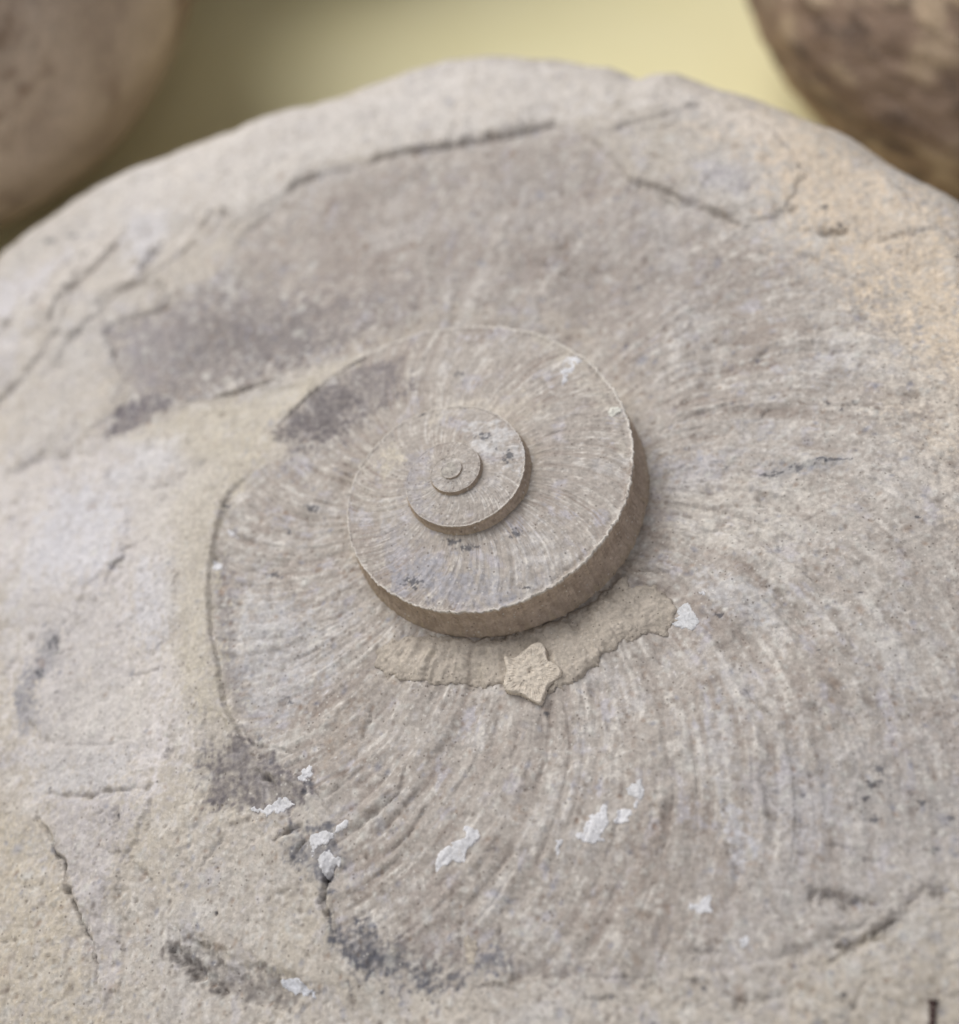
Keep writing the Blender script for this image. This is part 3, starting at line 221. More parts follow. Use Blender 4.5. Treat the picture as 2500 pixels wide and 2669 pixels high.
def surface(x, y):                                      # everything outside the raised spire
    t = unwrap(x, y, rad(-210)); r = np.hypot(x,y)+1e-6
    hid = r < rim(t)-.35                                # hidden under the raised spire
    t = np.where((t > rad(135)) & (r < rim(t)), t-TAU, t)
    ri = rim(t); ro = ri*Q
    M = Mat(x, y)
    zo = Mat(ro*np.cos(t), ro*np.sin(t))
    ra = np.where(r < ro, ramp(r, ri, t, ro, zo), M)
    s = (r-ri)/(ro-ri)
    sed = sstep(-.6,1.4,sdist(x,y,SED)+.5*fbm(x*.4,y*.4,91,3)); sed = np.maximum(sed, sstep(rad(45),rad(118),t))
    base = ra*(1-sed)+M*sed
    sh = sdist(x,y,SHELL)+.35*fbm(x*.35,y*.35,92,4)+.12*fbm(x*1.6,y*1.6,93,3)
    shm = sstep(-.12,.12,sh)
    tilt = np.clip(.22+.35*fbm(x*.08,y*.08,94,2),0,.6)+.5*sstep(rad(-105),rad(-140),t)*sstep(-42,-34,-np.hypot(x,y))
    tilt = tilt*(1-.85*sstep(rad(100),rad(112),np.arctan2(y,x))*sstep(rad(172),rad(160),np.arctan2(y,x))*sstep(44,28,np.hypot(x,y)))
    z = base+shm*relief_shell(x,y,t,s,ri)+(1-shm)*(relief_matrix(x,y)*sstep(0,3.5,-sh)*(.75+.35*sstep(-25,-40,y))+tilt*sstep(0,.7,-sh)+fbm(x*1.3,y*1.3,95,3)*.06)
    return z, t, s, ri, sh, hid

# ------------------------------------------------------------------ helpers for objects
def mesh_obj(name, V, Fq, parent=None, mat=None, col=None, scale=MM, smooth=True):
    me = bpy.data.meshes.new(name)
    V = np.asarray(V, np.float32)*scale; Fq = np.asarray(Fq, np.int32); nf, k = Fq.shape
    me.vertices.add(len(V)); me.vertices.foreach_set('co', V.ravel())
    me.loops.add(nf*k); me.loops.foreach_set('vertex_index', Fq.ravel())
    me.polygons.add(nf); me.polygons.foreach_set('loop_start', np.arange(0,nf*k,k,dtype=np.int32))
    me.polygons.foreach_set('use_smooth', np.full(nf, smooth))
    me.update(calc_edges=True)
    if col is not None:
        a = me.color_attributes.new('tone','FLOAT_COLOR','POINT')
        a.data.foreach_set('color', np.c_[col, np.ones(len(col))].astype(np.float32).ravel())
    if mat: me.materials.append(mat)
    o = bpy.data.objects.new(name, me); C.objects.link(o)
    if parent: o.parent = parent
    return o
def compact(V, F_, *arrs):
    u, inv = np.unique(F_, return_inverse=True)
    return (V[u], inv.reshape(F_.shape))+tuple(a[u] for a in arrs)
def grid_faces(n, m, wrap=False):
    i, j = np.meshgrid(np.arange(n-1), np.arange(m if wrap else m-1), indexing='ij')
    j2 = (j+1) % m
    return np.stack([i*m+j, (i+1)*m+j, (i+1)*m+j2, i*m+j2], -1).reshape(-1,4)

def stone_material(name, grain=1.0, bump=.06, tone='tone', dark=.55, rough=.92):
    m = bpy.data.materials.new(name); m.use_nodes = True; nt = m.node_tree; N = nt.nodes; L = nt.links
    b = N['Principled BSDF']; b.inputs['Roughness'].default_value = rough
    b.inputs['Specular IOR Level'].default_value = .22
    tc = N.new('ShaderNodeTexCoord'); mp = N.new('ShaderNodeMapping'); mp.inputs['Scale'].default_value = (1000,)*3
    L.new(tc.outputs['Object'], mp.inputs['Vector'])
    at = N.new('ShaderNodeAttribute'); at.attribute_name = tone
    def noise(sc, det, rg=.6):
        n = N.new('ShaderNodeTexNoise'); n.inputs['Scale'].default_value = sc; n.inputs['Detail'].default_value = det
        n.inputs['Roughness'].default_value = rg; L.new(mp.outputs[0], n.inputs['Vector']); return n.outputs['Fac']
    def rng(v, a, b_, c, d):
        r = N.new('ShaderNodeMapRange'); r.inputs[1].default_value = a; r.inputs[2].default_value = b_
        r.inputs[3].default_value = c; r.inputs[4].default_value = d; L.new(v, r.inputs[0]); return r.outputs[0]
    def mul(c, f):
        x = N.new('ShaderNodeVectorMath'); x.operation = 'SCALE'; L.new(c, x.inputs[0]); L.new(f, x.inputs['Scale']); return x.outputs[0]
    def mix(c, col, f):
        x = N.new('ShaderNodeMix'); x.data_type = 'RGBA'; L.new(f, x.inputs[0]); L.new(c, x.inputs[6]); x.inputs[7].default_value = (*col,1); return x.outputs[2]
    c = at.outputs['Color']
    n_fine = noise(2.2*grain, 5, .7); n_mid = noise(.7*grain, 4)
    c = mul(c, rng(n_fine, .3, .7, .86, 1.14)); c = mul(c, rng(n_mid, .3, .7, .93, 1.07))
    v = N.new('ShaderNodeTexVoronoi'); v.inputs['Scale'].default_value = 2.6*grain; L.new(mp.outputs[0], v.inputs['Vector'])
    sp = N.new('ShaderNodeSeparateColor'); L.new(v.outputs['Color'], sp.inputs[0])
    c = mul(c, rng(sp.outputs[0], 0, 1, .90, 1.10))
    k = N.new('ShaderNodeMath'); k.operation = 'MULTIPLY'
    L.new(rng(sp.outputs[1], .94, .955, 0, dark), k.inputs[0]); L.new(rng(v.outputs['Distance'], .25, .42, 1, 0), k.inputs[1])
    c = mix(c, tuple(lin((92,84,78))), k.outputs[0])
    k2 = N.new('ShaderNodeMath'); k2.operation = 'MULTIPLY'
    L.new(rng(sp.outputs[2], .94, .955, 0, .5), k2.inputs[0]); L.new(rng(v.outputs['Distance'], .22, .4, 1, 0), k2.inputs[1])
    c = mix(c, tuple(lin((216,212,206))), k2.outputs[0])
    L.new(c, b.inputs['Base Color'])
    ad = N.new('ShaderNodeMath'); ad.operation = 'ADD'; L.new(n_fine, ad.inputs[0]); L.new(rng(sp.outputs[0],0,1,0,.25), ad.inputs[1])
    bp = N.new('ShaderNodeBump'); bp.inputs['Strength'].default_value = 1; bp.inputs['Distance'].default_value = bump*MM*2
    L.new(ad.outputs[0], bp.inputs['Height']); L.new(bp.outputs[0], b.inputs['Normal'])
    return m

M_stone = stone_material('weathered_limestone')
M_shell = stone_material('fossil_shell', grain=1.1, bump=.05)
M_crust = stone_material('white_calcite', grain=1.6, bump=.05, dark=.15)
M_sed = stone_material('sandy_sediment', grain=1.2, bump=.10, dark=.6)

def thing(name, label, cat, mw):
    o = bpy.data.objects.new(name, None); C.objects.link(o); o.matrix_world = mw
    o.empty_display_size = .02; o['label'] = label; o['category'] = cat; return o

rock = thing('fossil_stone', 'large pale limestone pebble holding a coiled fossil shell with a low stepped spire, in focus', 'fossil', ROCK)

# ------------------------------------------------------------------ the stone and the wide last whorl: one relief, two parts
def axis(knots):                                        # knots: (position, spacing there)
    out = [knots[0][0]]
    P = [k[0] for k in knots]; D_ = [k[1] for k in knots]
    while out[-1] < P[-1]: out.append(out[-1]+np.interp(out[-1], P, D_))
    return np.array(out)
xs = axis([(-112,2),(-90,.6),(-74,.3),(-54,.155),(56,.155),(66,.4),(95,2),(112,2)])
ys = axis([(-105,2),(-62,.8),(-57,.145),(30,.155),(60,.24),(80,.3),(95,.8),(112,2)])
GX, GY = np.meshgrid(xs, ys, indexing='ij')
Z0, T_, S_, RI, SH, HID = surface(GX, GY)
shm = sstep(-.12,.12,SH)
wide = sstep(rad(-125),rad(-85),np.arctan2(GY,GX))*sstep(rad(110),rad(60),np.arctan2(GY,GX))
cm = shm*(1-wide)+wide*sstep(-3.2,3.2,SH+2.6*fbm(GX*.28,GY*.28,98,5)+.6*pn(GX*2,GY*2,99))
COL = colour_matrix(GX, GY)*(1-cm[...,None])+colour_shell(GX, GY, T_, S_, RI)*cm[...,None]
apply_marks(COL, GX, GY); grey(COL, .42+0*cm[...,None]); COL *= .97+.06*cm[...,None]
ZL = np.zeros_like(Z0)
WOBX = fbm(GX*.5,GY*.5,61,4)*.55+fbm(GX*2,GY*2,63,2)*.16; WOBY = fbm(GX*.5,GY*.5,62,4)*.55+fbm(GX*2,GY*2,64,2)*.16
for pts, wd, dp, tn, kind in LINE:
    P_ = smooth_line(pts); i = near(GX, GY, P_, wd*4+1.5)
    if not len(i[0]): continue
    x = GX[i]+WOBX[i]*min(1,wd*1.6); y = GY[i]+WOBY[i]*min(1,wd*1.6); best = np.full(x.shape, 1e9); sgn = np.zeros(x.shape); arc = np.zeros(x.shape)
    Ls = np.r_[0, np.cumsum(np.hypot(*np.diff(P_,axis=0).T))]; Lt = Ls[-1]
    for q in range(len(P_)-1):
        ax, ay = P_[q]; ex, ey = P_[q+1]-P_[q]; L2 = ex*ex+ey*ey+1e-9
        tq = np.clip(((x-ax)*ex+(y-ay)*ey)/L2,0,1)
        dx = x-ax-tq*ex; dy = y-ay-tq*ey; d = dx*dx+dy*dy; m = d < best
        best[m] = d[m]; sgn[m] = np.sign(ex*dy-ey*dx)[m]; arc[m] = (Ls[q]+tq*math.sqrt(L2))[m]
    d = np.sqrt(best); e = sstep(0,.18*Lt,arc)*sstep(0,.18*Lt,Lt-arc)*(.55+.6*sstep(-.4,.4,pn(arc*.7,arc*0+wd*9,66)))
    g = np.exp(-(d/(wd*.55))**2)
    z = -dp*e*g
    if kind == 'S': z = z+.35*dp*e*np.exp(-d/(wd*3.0))*(sgn > 0)
    if kind == 'T': z = -dp*.12*e*g+.75*dp*e*sstep(-.12,.35,d*sgn)*np.exp(-d/(wd*6))
    ZL[i] += z
    sub = COL[i]; sub *= (1-(.05 if kind == 'T' else .4)*tn*e*g)[:,None]; COL[i] = sub          # colour darkened along the line
# pale flecks and brown specks in the stone
for pts, h_, so in SLAB:
    i = near(GX, GY, pts, 4)
    if not len(i[0]): continue
    sd = sdist(GX[i]+WOBX[i]*1.2, GY[i]+WOBY[i]*1.2, pts)
    q_ = sstep(-so*.5, so*.5, sd)
    ZL[i] += h_*.75*q_*(.75+.5*fbm(GX[i]*.2,GY[i]*.2,111,3))-(.05*abs(h_)*np.exp(-((sd+so*.4)/.35)**2))
rs = np.random.RandomState(8)
for q in range(15000):
    px = rs.uniform(-72,66); py = rs.uniform(-57,75)
    big = rs.rand() < .05; w_ = rs.uniform(.13,.26)*(2.2 if big else 1)
    i0, i1 = np.searchsorted(xs, [px-2*w_, px+2*w_]); j0, j1 = np.searchsorted(ys, [py-2*w_, py+2*w_])
    if i1-i0 < 2 or j1-j0 < 2: continue
    if SH[(i0+i1)//2,(j0+j1)//2] < 0 and py > -32 and rs.rand() < .75: continue
    th = math.atan2(py,px)+rs.normal()*.6
    x = GX[i0:i1,j0:j1]-px; y = GY[i0:i1,j0:j1]-py
    u = (x*math.cos(th)+y*math.sin(th))/w_/1.5; v = (-x*math.sin(th)+y*math.cos(th))/w_
    g = np.exp(-(u*u+v*v)**1.5)[...,None]*rs.uniform(.3,1)
    sub = COL[i0:i1,j0:j1]; k_ = rs.rand()
    tgt = (206,203,198) if k_ < .5 else ((118,106,98) if k_ < .72 else ((150,128,112) if k_ < .86 else (146,148,162)))
    sub += (lin(tgt)*.9-sub)*g*(.75 if k_ < .5 else .6)
    if k_ < .5: ZL[i0:i1,j0:j1] += .05*g[...,0]
    else: ZL[i0:i1,j0:j1] -= .06*g[...,0]
# pits and chips
rs = np.random.RandomState(5)
for q in range(3000):
    px = rs.uniform(-75,68); py = rs.uniform(-57,85)
    i0, i1 = np.searchsorted(xs, [px-1.6, px+1.6]); j0, j1 = np.searchsorted(ys, [py-1.6, py+1.6])
    if i1-i0 < 3 or j1-j0 < 3: continue
    ic, jc = (i0+i1)//2, (j0+j1)//2
    on = SH[ic,jc] > 0
    if (on and rs.rand() < .72) or (not on and py > -32 and rs.rand() < .6): continue
    th = (math.atan2(py,px)+.1 if on else rad(48))+rs.normal()*.35; l = rs.uniform(.14,.34)*(1.9 if rs.rand()<.12 else 1); b_ = l*rs.uniform(.3,.6)
    x = GX[i0:i1,j0:j1]-px; y = GY[i0:i1,j0:j1]-py
    u = x*math.cos(th)+y*math.sin(th); v = -x*math.sin(th)+y*math.cos(th)
    g = np.exp(-((u/l)**2+(v/b_)**2)**1.4)
    up = rs.rand() < .3
    ZL[i0:i1,j0:j1] += g*(.09 if up else -.22*rs.uniform(.4,1))*(.5 if on else 1)
    if not up: COL[i0:i1,j0:j1] *= (1-.22*g*rs.rand())[...,None]
Z = Z0+ZL*1.0-edge_drop(GX, GY)-1.2*np.clip(fbm(GX*.05,GY*.05,97,3),-.6,.6)*sstep(56,75,np.hypot(GX,GY))
V = np.stack([GX,GY,Z],-1).reshape(-1,3)
Fq = grid_faces(*GX.shape)
WZ = (V*MM)@RN[2,:3]+RN[2,3]
inside = HID.ravel()
kill = inside[Fq].all(1) | (WZ[Fq] < -.004).all(1)
Fq = Fq[~kill]; shell_f = (SH.ravel()[Fq].mean(1) > 0)
COLf = np.clip(COL.reshape(-1,3),.01,.9)
for nm, sel, mat in (('stone_matrix', ~shell_f, M_stone), ('last_whorl', shell_f, M_shell)):
    v, f, c = compact(V, Fq[sel], COLf)
    o = mesh_obj(nm, v, f, rock, mat, c)
def height(px, py):
    i = np.clip(np.searchsorted(xs,px)-1,0,len(xs)-2); j = np.clip(np.searchsorted(ys,py)-1,0,len(ys)-2)
    u = (px-xs[i])/(xs[i+1]-xs[i]); v = (py-ys[j])/(ys[j+1]-ys[j])
    return Z[i,j]*(1-u)*(1-v)+Z[i+1,j]*u*(1-v)+Z[i,j+1]*(1-u)*v+Z[i+1,j+1]*u*v

# ------------------------------------------------------------------ the stepped spire: a strip that follows the coil
TE = rad(151)
n_a = 3900
u_ = np.linspace(0,1,n_a); tt = rad(-1330)+(TE-rad(-1330))*u_**.85
nr, nw = 56, 16
def spire_rows(tt):
    t = tt[:,None]
    jag = .006*pn(t*3.1,t*0,100)+.006*pn(t*17,t*0,101)+.006*pn(t*47,t*0,102)+.005*pn(t*110,t*0,103)
    jag = jag*(.15+.85*sstep(rad(118),rad(95),t))
    ro = rim(t)*(1+jag*1.1*np.clip(rim(t)/8,.6,1)); ri = rim(t-TAU)
    s = np.linspace(0,1,nr)[None,:]; s = 1-(1-s)**1.25
    s = s+0*t
    rf = ri*1.0
    zo_ = Mat(rim(t)*np.cos(t), rim(t)*np.sin(t))
    r = rf+(ro-rf)*s
    x = r*np.cos(t); y = r*np.sin(t)
    z = ramp(r, ri+0*r, t-TAU, ro, zo_)
    z = z+relief_shell(x,y,t-TAU+0*s,s,ri+0*s)*sstep(1.02,.9,s)*(1-.15*sstep(rad(60),rad(-40),t))+.10*np.clip(ri/7,.35,1)*fbm(x*.9,y*.9,43,4)+.07*sstep(5,2,ri)*fbm(x*2.2,y*2.2,44,3)*sstep(1,.92,s)
    z = z+.03*rim(t)**.7*np.exp(-((s-.985)/.022)**2)*(.45+1.0*sstep(-.5,.5,pn(t*5,t*0,121)+.5*pn(t*23,t*0,122)))*sstep(rad(118),rad(95),t)*np.maximum(.62+.38*sstep(-.5,.4,np.cos(t-rad(-20))), sstep(4.5,3.,rim(t))*1.3)-.012*rim(t)**.8*(.2+.8*sstep(-.4,.4,np.cos(t-rad(-40))))*np.exp(-((s-.94)/.03)**2)
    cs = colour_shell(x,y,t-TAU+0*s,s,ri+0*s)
    # wall
    q = np.linspace(0,1,nw)[None,:]; h = (wallfrac(t)*rim(t))*1.0
    hh = h*1.16
    wr = rim(t)*(1+jag*(1-q))+rim(t)*(.05*q**1.5)-.020*rim(t)*np.sin(np.pi*np.clip(q*1.3,0,1))
    wr = wr+np.clip(rim(t)/15,.1,1)*(.10*pn(t*30,q*5,104)+.05*pn(t*90,q*6,105))*sstep(0,.12,q)
    wr = wr+.03*np.clip(rim(t)/15,.1,1)*np.sin(q*26+2*pn(t*4,q*2,107))*sstep(.1,.3,q)
    wz = zo_-.03*rim(t)**.5*q[:, :1]-hh*q**1.02
    wx = wr*np.cos(t); wy = wr*np.sin(t)
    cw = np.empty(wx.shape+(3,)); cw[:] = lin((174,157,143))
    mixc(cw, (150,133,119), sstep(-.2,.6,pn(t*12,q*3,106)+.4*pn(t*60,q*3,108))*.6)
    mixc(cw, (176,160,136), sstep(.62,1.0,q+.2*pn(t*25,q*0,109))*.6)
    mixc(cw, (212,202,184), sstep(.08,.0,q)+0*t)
    mixc(cs, (150,136,122), np.exp(-((s-.0)/.045)**2)*.55); mixc(cs, (214,206,194), sstep(.965,.992,s)*.9*np.maximum(.65+.35*sstep(-.5,.4,np.cos(t-rad(-20))), sstep(4.5,3.,rim(t))))  # ledge foot painted darker for shade and dirt; rim highlight painted pale
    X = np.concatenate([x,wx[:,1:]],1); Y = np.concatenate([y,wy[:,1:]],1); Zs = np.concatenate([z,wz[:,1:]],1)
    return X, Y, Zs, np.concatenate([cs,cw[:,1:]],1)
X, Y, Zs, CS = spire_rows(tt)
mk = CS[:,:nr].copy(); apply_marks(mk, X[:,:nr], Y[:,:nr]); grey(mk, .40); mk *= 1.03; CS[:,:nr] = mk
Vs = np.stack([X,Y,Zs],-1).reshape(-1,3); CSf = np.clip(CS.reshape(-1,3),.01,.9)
Fs = grid_faces(n_a, nr+nw-1)[:, ::-1]
# one part per coil of the spire
row = Fs.min(1)//(nr+nw-1)
cuts = [rad(-1330), rad(-600), rad(-225), TE+1]
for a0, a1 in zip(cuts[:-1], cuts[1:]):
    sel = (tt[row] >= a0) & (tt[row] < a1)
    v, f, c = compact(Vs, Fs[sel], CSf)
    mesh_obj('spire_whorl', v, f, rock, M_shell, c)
# tip of the spire
r0 = rim(rad(-1330))
a = np.linspace(0,TAU,40,endpoint=False); k = np.linspace(0,1,12)
K, A_ = np.meshgrid(k,a,indexing='ij'); rr = K*r0*1.5
v = np.stack([rr*np.cos(A_),rr*np.sin(A_),Zc(r0)*.75-.35*K**2.2*r0+.06*pn(rr*np.cos(A_)*4,rr*np.sin(A_)*4,9)],-1).reshape(-1,3)
c = np.empty((len(v),3)); c[:] = lin((176,170,163)); c *= (1+.2*pn(v[:,0]*5,v[:,1]*5,7))[:,None]
mesh_obj('spire_tip', v, grid_faces(12,40,True)[:, ::-1], rock, M_shell, c)

def spire_height(px, py):                               # height on the stepped spire itself
    t = unwrap(px, py, rad(-210)); r = math.hypot(px,py)
    if r >= rim(t): return float(height(px,py))
    while rim(t) > r: t -= TAU
    ri = rim(t); t1 = t+TAU
    z = ramp(r, ri, t, ri*Q, Zc(ri*Q)); s = (r-ri)/(ri*(Q-1))
    o = np.array([[0.]])
    return float(z)+float(relief_shell(o+px,o+py,o+t,o+s,o+ri)[0,0])

# ------------------------------------------------------------------ crusts that lie on the shell
def crust(name, pts, thick, tone, mat, seed, step=.08, rag=.42, top=None, lump=.5, width=None):
    width = width or thick*1.2
    P_ = np.array(pts); cx0 = P_.mean(0)
    ax = np.arange(P_[:,0].min()-.6, P_[:,0].max()+.6, step); ay = np.arange(P_[:,1].min()-.6, P_[:,1].max()+.6, step)
    x, y = np.meshgrid(ax, ay, indexing='ij')
    sd = sdist(x,y,pts)+rag*fbm(x*.8,y*.8,seed,4)*1.5+.08*pn(x*3,y*3,seed+3)
    if top is None:
        base = np.array([spire_height(a,b) for a,b in zip(x.ravel(),y.ravel())]).reshape(x.shape) if np.hypot(*cx0) < rim(unwrap(cx0[0],cx0[1],rad(-210))) else height(x,y)
    else: base = top(x,y)
    prof = np.sqrt(np.clip(sd/width,0,1)*(2-np.clip(sd/width,0,1)))
    z = base+thick*prof*(1+lump*fbm(x*.9,y*.9,seed+5,3))+.04*pn(x*3,y*3,seed+6)*prof-.12*(sd < 0)
    keep = sd.ravel() > -.02
    F_ = grid_faces(*x.shape); F_ = F_[keep[F_].any(1) & (sd.ravel()[F_].min(1) > -.16)]
    v = np.stack([x,y,z],-1).reshape(-1,3)
    c = np.empty((len(v),3)); c[:] = lin(tone)
    m = fbm(x*1.2,y*1.2,seed+8,4).ravel()
    c *= (1+.13*m)[:,None]
    if tone[2] < 190:
        mm = sstep(.2,.8,fbm(x*.6,y*.6,seed+9,3).ravel()); c += (lin((196,186,172))-c)*mm[:,None]*.6
        c += (lin((176,166,155))-c)*sstep(1.3,.1,sd.ravel())[:,None]*.9
    else:
        mm = sstep(.15,.9,m)[:,None]; c += (lin((190,184,180))-c)*mm*.55
    v, F_, c = compact(v, F_, c)
    return mesh_obj(name, v, F_, rock, mat, np.clip(c,.01,.9))
tones = {15:(196,188,176), 14:(202,203,210), 11:(205,205,208), 10:(212,210,202), 3:(204,203,206)}
for q, pts in enumerate(CRUST):
    crust('calcite_crust', pts, .09, tones.get(q,(214,213,217)), M_crust, 200+q*11)
foot = lambda x, y: height(x,y)
pl = crust('sediment_plug', PLUG, .45, (188,178,167), M_sed, 777, step=.12, rag=.6, top=foot, lump=.5, width=2.2)

# ------------------------------------------------------------------ the small star-shaped ossicle
P_ = np.array(STAR); sc0 = P_.mean(0)
ctr = sc0
nA, nK = 200, 26
ang = []; rad_ = []
loop = np.vstack([P_,P_[:1]]); dl = np.r_[0,np.cumsum(np.hypot(*np.diff(loop,axis=0).T))]; q_ = np.linspace(0,dl[-1],201)[:-1]
pts = np.c_[np.interp(q_,dl,loop[:,0]), np.interp(q_,dl,loop[:,1])]
for _ in range(26): pts = (np.roll(pts,1,0)+pts*2+np.roll(pts,-1,0))/4
pts = ctr+(pts-ctr)*1.02

zt = float(height(ctr[0],ctr[1]))+1.15
gxn, gyn = .10, .16                                     # the star leans towards its lower edge
rows = []
for k in np.linspace(0,1,40)[::-1]:                     # top face, from the rim to the centre
    p = ctr+(pts-ctr)*k; rows.append((p, np.zeros(len(p)), k))
V_ = []; Cc = []
edge_n = (pts-ctr)/np.linalg.norm(pts-ctr,axis=1)[:,None]
arcn = np.arange(200)
cren = .045*np.sin(arcn*TAU/200*60)
def topz(p): return zt+gyn*(p[:,1]-ctr[1])-gxn*(p[:,0]-ctr[0])
levels = []
for z_, off in ((-1.7,.16),(-1.3,.14),(-1.0,.07),(-.7,.10),(-.4,.05),(-.18,.06),(-.06,.02),(-.015,-.03)):
    p = pts+edge_n*(off+cren[:,None]*(1 if z_ < -.1 else .4)); p = p+.03*np.c_[pn(p[:,0]*3,p[:,1]*3+z_,3),pn(p[:,0]*3,p[:,1]*3+z_,4)]
    levels.append(np.c_[p, topz(pts)+z_])
for p, _, k in rows[1:]:
    tipd = np.hypot(*(pts-ctr).T); tipd = (tipd-tipd.min())/(tipd.max()-tipd.min())*2-1
    z = topz(p)+.05*np.sin(arcn*TAU/200*60)*sstep(.3,.8,k)*sstep(1,.9,k)-.24*sstep(.22,.02,k)+.05*tipd*sstep(.5,.8,k)-.07*np.exp(-((tipd-1)/.10)**2)*k
    z = z+.09*pn(p[:,0]*2.2,p[:,1]*2.2,5)-.07*np.exp(-((k-.70-.05*tipd)/.07)**2)*(np.sin(arcn*TAU/200*36) > .1)+.03*np.exp(-((k-.9)/.08)**2)
    levels.append(np.c_[p, z])
Vst = np.vstack(levels)
c = np.empty((len(Vst),3)); c[:] = lin((212,201,188)); c *= (1+.15*fbm(Vst[:,0]*1.5,Vst[:,1]*1.5,6,3))[:,None]
star = mesh_obj('star_ossicle', Vst, grid_faces(len(levels),200,True)[:, ::-1], rock, M_sed, c)
star['label'] = 'small sandy five-pointed star-shaped fossil stuck below the spire'

# ------------------------------------------------------------------ rusty sliver at the lower right
P_ = smooth_line([((SLIVER[0][0]+SLIVER[2][0])/2, (SLIVER[0][1]+SLIVER[2][1])/2), SLIVER[3], SLIVER[4], SLIVER[5]], 8)
lev = []
for q, p in enumerate(P_):
    f = q/(len(P_)-1); d = P_[min(q+1,len(P_)-1)]-P_[max(q-1,0)]; d /= np.linalg.norm(d); nrm = np.array([-d[1],d[0]])
    wq = (.50-.25*min(1,f*4))+.08*math.sin(q*1.7); base = float(height(p[0],p[1]))
    a = np.linspace(0,TAU,14,endpoint=False)
    jj = 1+.25*pn(a*3,a*0+q*.6,11)
    lev.append(np.c_[p[0]+nrm[0]*wq*np.cos(a)*jj, p[1]+nrm[1]*wq*np.cos(a)*jj, base+.05+.35*np.sin(a)*jj])
v = np.vstack(lev); c = np.empty((len(v),3)); c[:] = lin((84,68,66)); c *= (1+.5*pn(v[:,0]*2,v[:,1]*2,12))[:,None]
sl = mesh_obj('rusty_sliver', v, grid_faces(len(lev),14,True), rock, M_sed, np.clip(c,.01,1))
sl['label'] = 'dark rusty sliver set in the matrix'

# ------------------------------------------------------------------ table and neighbouring stones
def simple_mat(name, rough):
    m = bpy.data.materials.new(name); m.use_nodes = True
    b = m.node_tree.nodes['Principled BSDF']; b.inputs['Roughness'].default_value = rough
    return m, m.node_tree, b
m, nt, b = simple_mat('yellow_cloth', .85)
tc = nt.nodes.new('ShaderNodeTexCoord'); n = nt.nodes.new('ShaderNodeTexNoise'); n.inputs['Scale'].default_value = 12; n.inputs['Detail'].default_value = 4
cr = nt.nodes.new('ShaderNodeValToRGB'); cr.color_ramp.elements[0].position = .35; cr.color_ramp.elements[1].position = .7
cr.color_ramp.elements[0].color = (*lin((233,225,180)),1); cr.color_ramp.elements[1].color = (*lin((240,233,194)),1)
nt.links.new(tc.outputs['Object'], n.inputs['Vector']); nt.links.new(n.outputs['Fac'], cr.inputs[0]); nt.links.new(cr.outputs[0], b.inputs['Base Color'])
wv = nt.nodes.new('ShaderNodeTexNoise'); wv.inputs['Scale'].default_value = 1500; nt.links.new(tc.outputs['Object'], wv.inputs['Vector'])
bp = nt.nodes.new('ShaderNodeBump'); bp.inputs['Distance'].default_value = .0001; nt.links.new(wv.outputs['Fac'], bp.inputs['Height']); nt.links.new(bp.outputs[0], b.inputs['Normal'])
gx, gy = np.meshgrid(np.linspace(-700,700,60), np.linspace(-500,1000,60), indexing='ij')
tb = mesh_obj('table_top', np.stack([gx,gy,.6*pn(gx*.01,gy*.01,4)-.6],-1).reshape(-1,3), grid_faces(60,60)[:, ::-1], None, m)
tb['kind'] = 'structure'

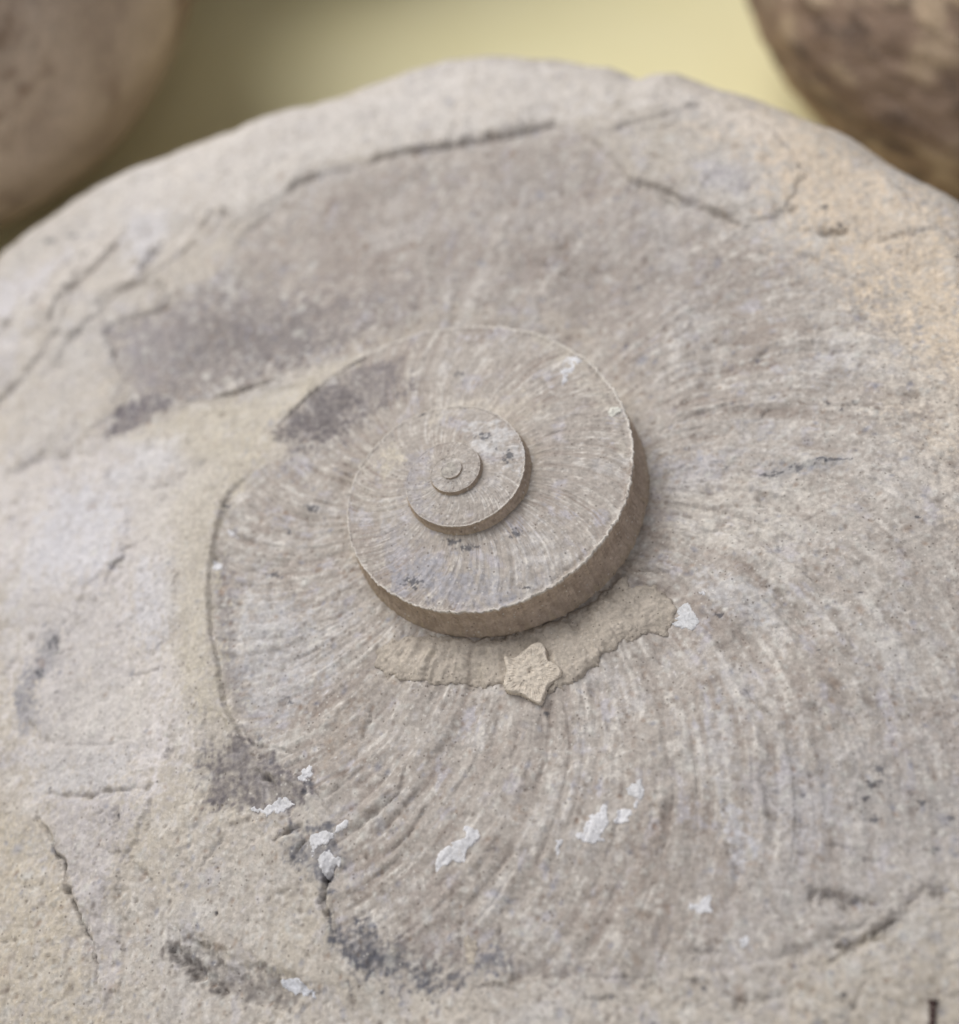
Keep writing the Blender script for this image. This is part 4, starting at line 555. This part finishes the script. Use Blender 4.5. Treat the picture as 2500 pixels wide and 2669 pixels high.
def boulder(name, label, loc, radii, rotz, tones_, amp, seed, mat, res=(360,240), rough=0):
    nu, nv = res
    U, Vv = np.meshgrid(np.linspace(0,TAU,nu,endpoint=False), np.linspace(.001,math.pi-.001,nv), indexing='ij')
    p = np.stack([np.cos(U)*np.sin(Vv), np.sin(U)*np.sin(Vv), np.cos(Vv)],-1).reshape(-1,3)
    big = pn3(p*1.1,seed)+.5*pn3(p*2.3,seed+1); med = pn3(p*6,seed+2); fin = pn3(p*16,seed+3)+.6*pn3(p*34,seed+4)
    d = 1+amp*(big+.22*med)+rough*(.6*fin+.5*pn3(p*60,seed+5))
    if rough: d -= rough*2.2*np.clip(pn3(p*13,seed+9)-.25,0,1)
    c = np.empty((len(p),3)); c[:] = lin(tones_[0])
    mixc(c, tones_[1], sstep(-.3,.5,big*.7+med*.6)); mixc(c, tones_[2], sstep(.1,.7,pn3(p*3.2,seed+6)+.5*fin)*.8)
    if rough:
        mixc(c, tones_[3], sstep(.18,.42,pn3(p*9,seed+7)+.5*fin)*.6); mixc(c, (208,186,160), sstep(.15,.5,pn3(p*8,seed+8)+.3*fin)*.65); mixc(c, (70,58,54), sstep(.42,.55,pn3(p*15,seed+10)+.2*fin)*.5)
    q = p*d[:,None]*np.array(radii)
    q[:,2] = np.maximum(q[:,2], -radii[2]*.9)
    idx = grid_faces(nv, nu, False)
    F_ = grid_faces(nu, nv); last = np.stack([(nu-1)*nv+np.arange(nv-1), np.arange(nv-1), np.arange(nv-1)+1, (nu-1)*nv+np.arange(nv-1)+1],-1)
    F_ = np.vstack([F_, last])
    o = mesh_obj(name, q, F_[:, ::-1], None, mat, np.clip(c,.01,.9))
    o.location = Vector(loc)*MM; o.rotation_euler = (0,0,rad(rotz))
    o['label'] = label; o['category'] = 'stone'; o['group'] = 'stones round the fossil'
    return o
M_b1 = stone_material('smooth_brown_stone', grain=.5, bump=.03, dark=.2, rough=.75)
M_b2 = stone_material('rough_tan_stone', grain=.6, bump=.15, dark=.6, rough=.9)
boulder('brown_stone', 'smooth brown stone at the upper left of the fossil, out of focus', (-102,148,39), (50,76,44), 0, ((176,158,142),(196,178,160),(128,106,88)), .03, 3, M_b1)
boulder('brown_stone', 'rough speckled tan stone at the upper right of the fossil', (114,154,42), (68,80,48), 0, ((160,138,122),(142,120,104),(178,154,128),(84,72,68)), .04, 9, M_b2, rough=.010)
boulder('brown_stone', 'brown stone just past the top edge, throwing the olive shadow on the cloth', (-86,236,56), (74,46,60), 10, ((150,134,112),(138,122,100),(160,144,124)), .05, 15, M_b1, res=(200,120))
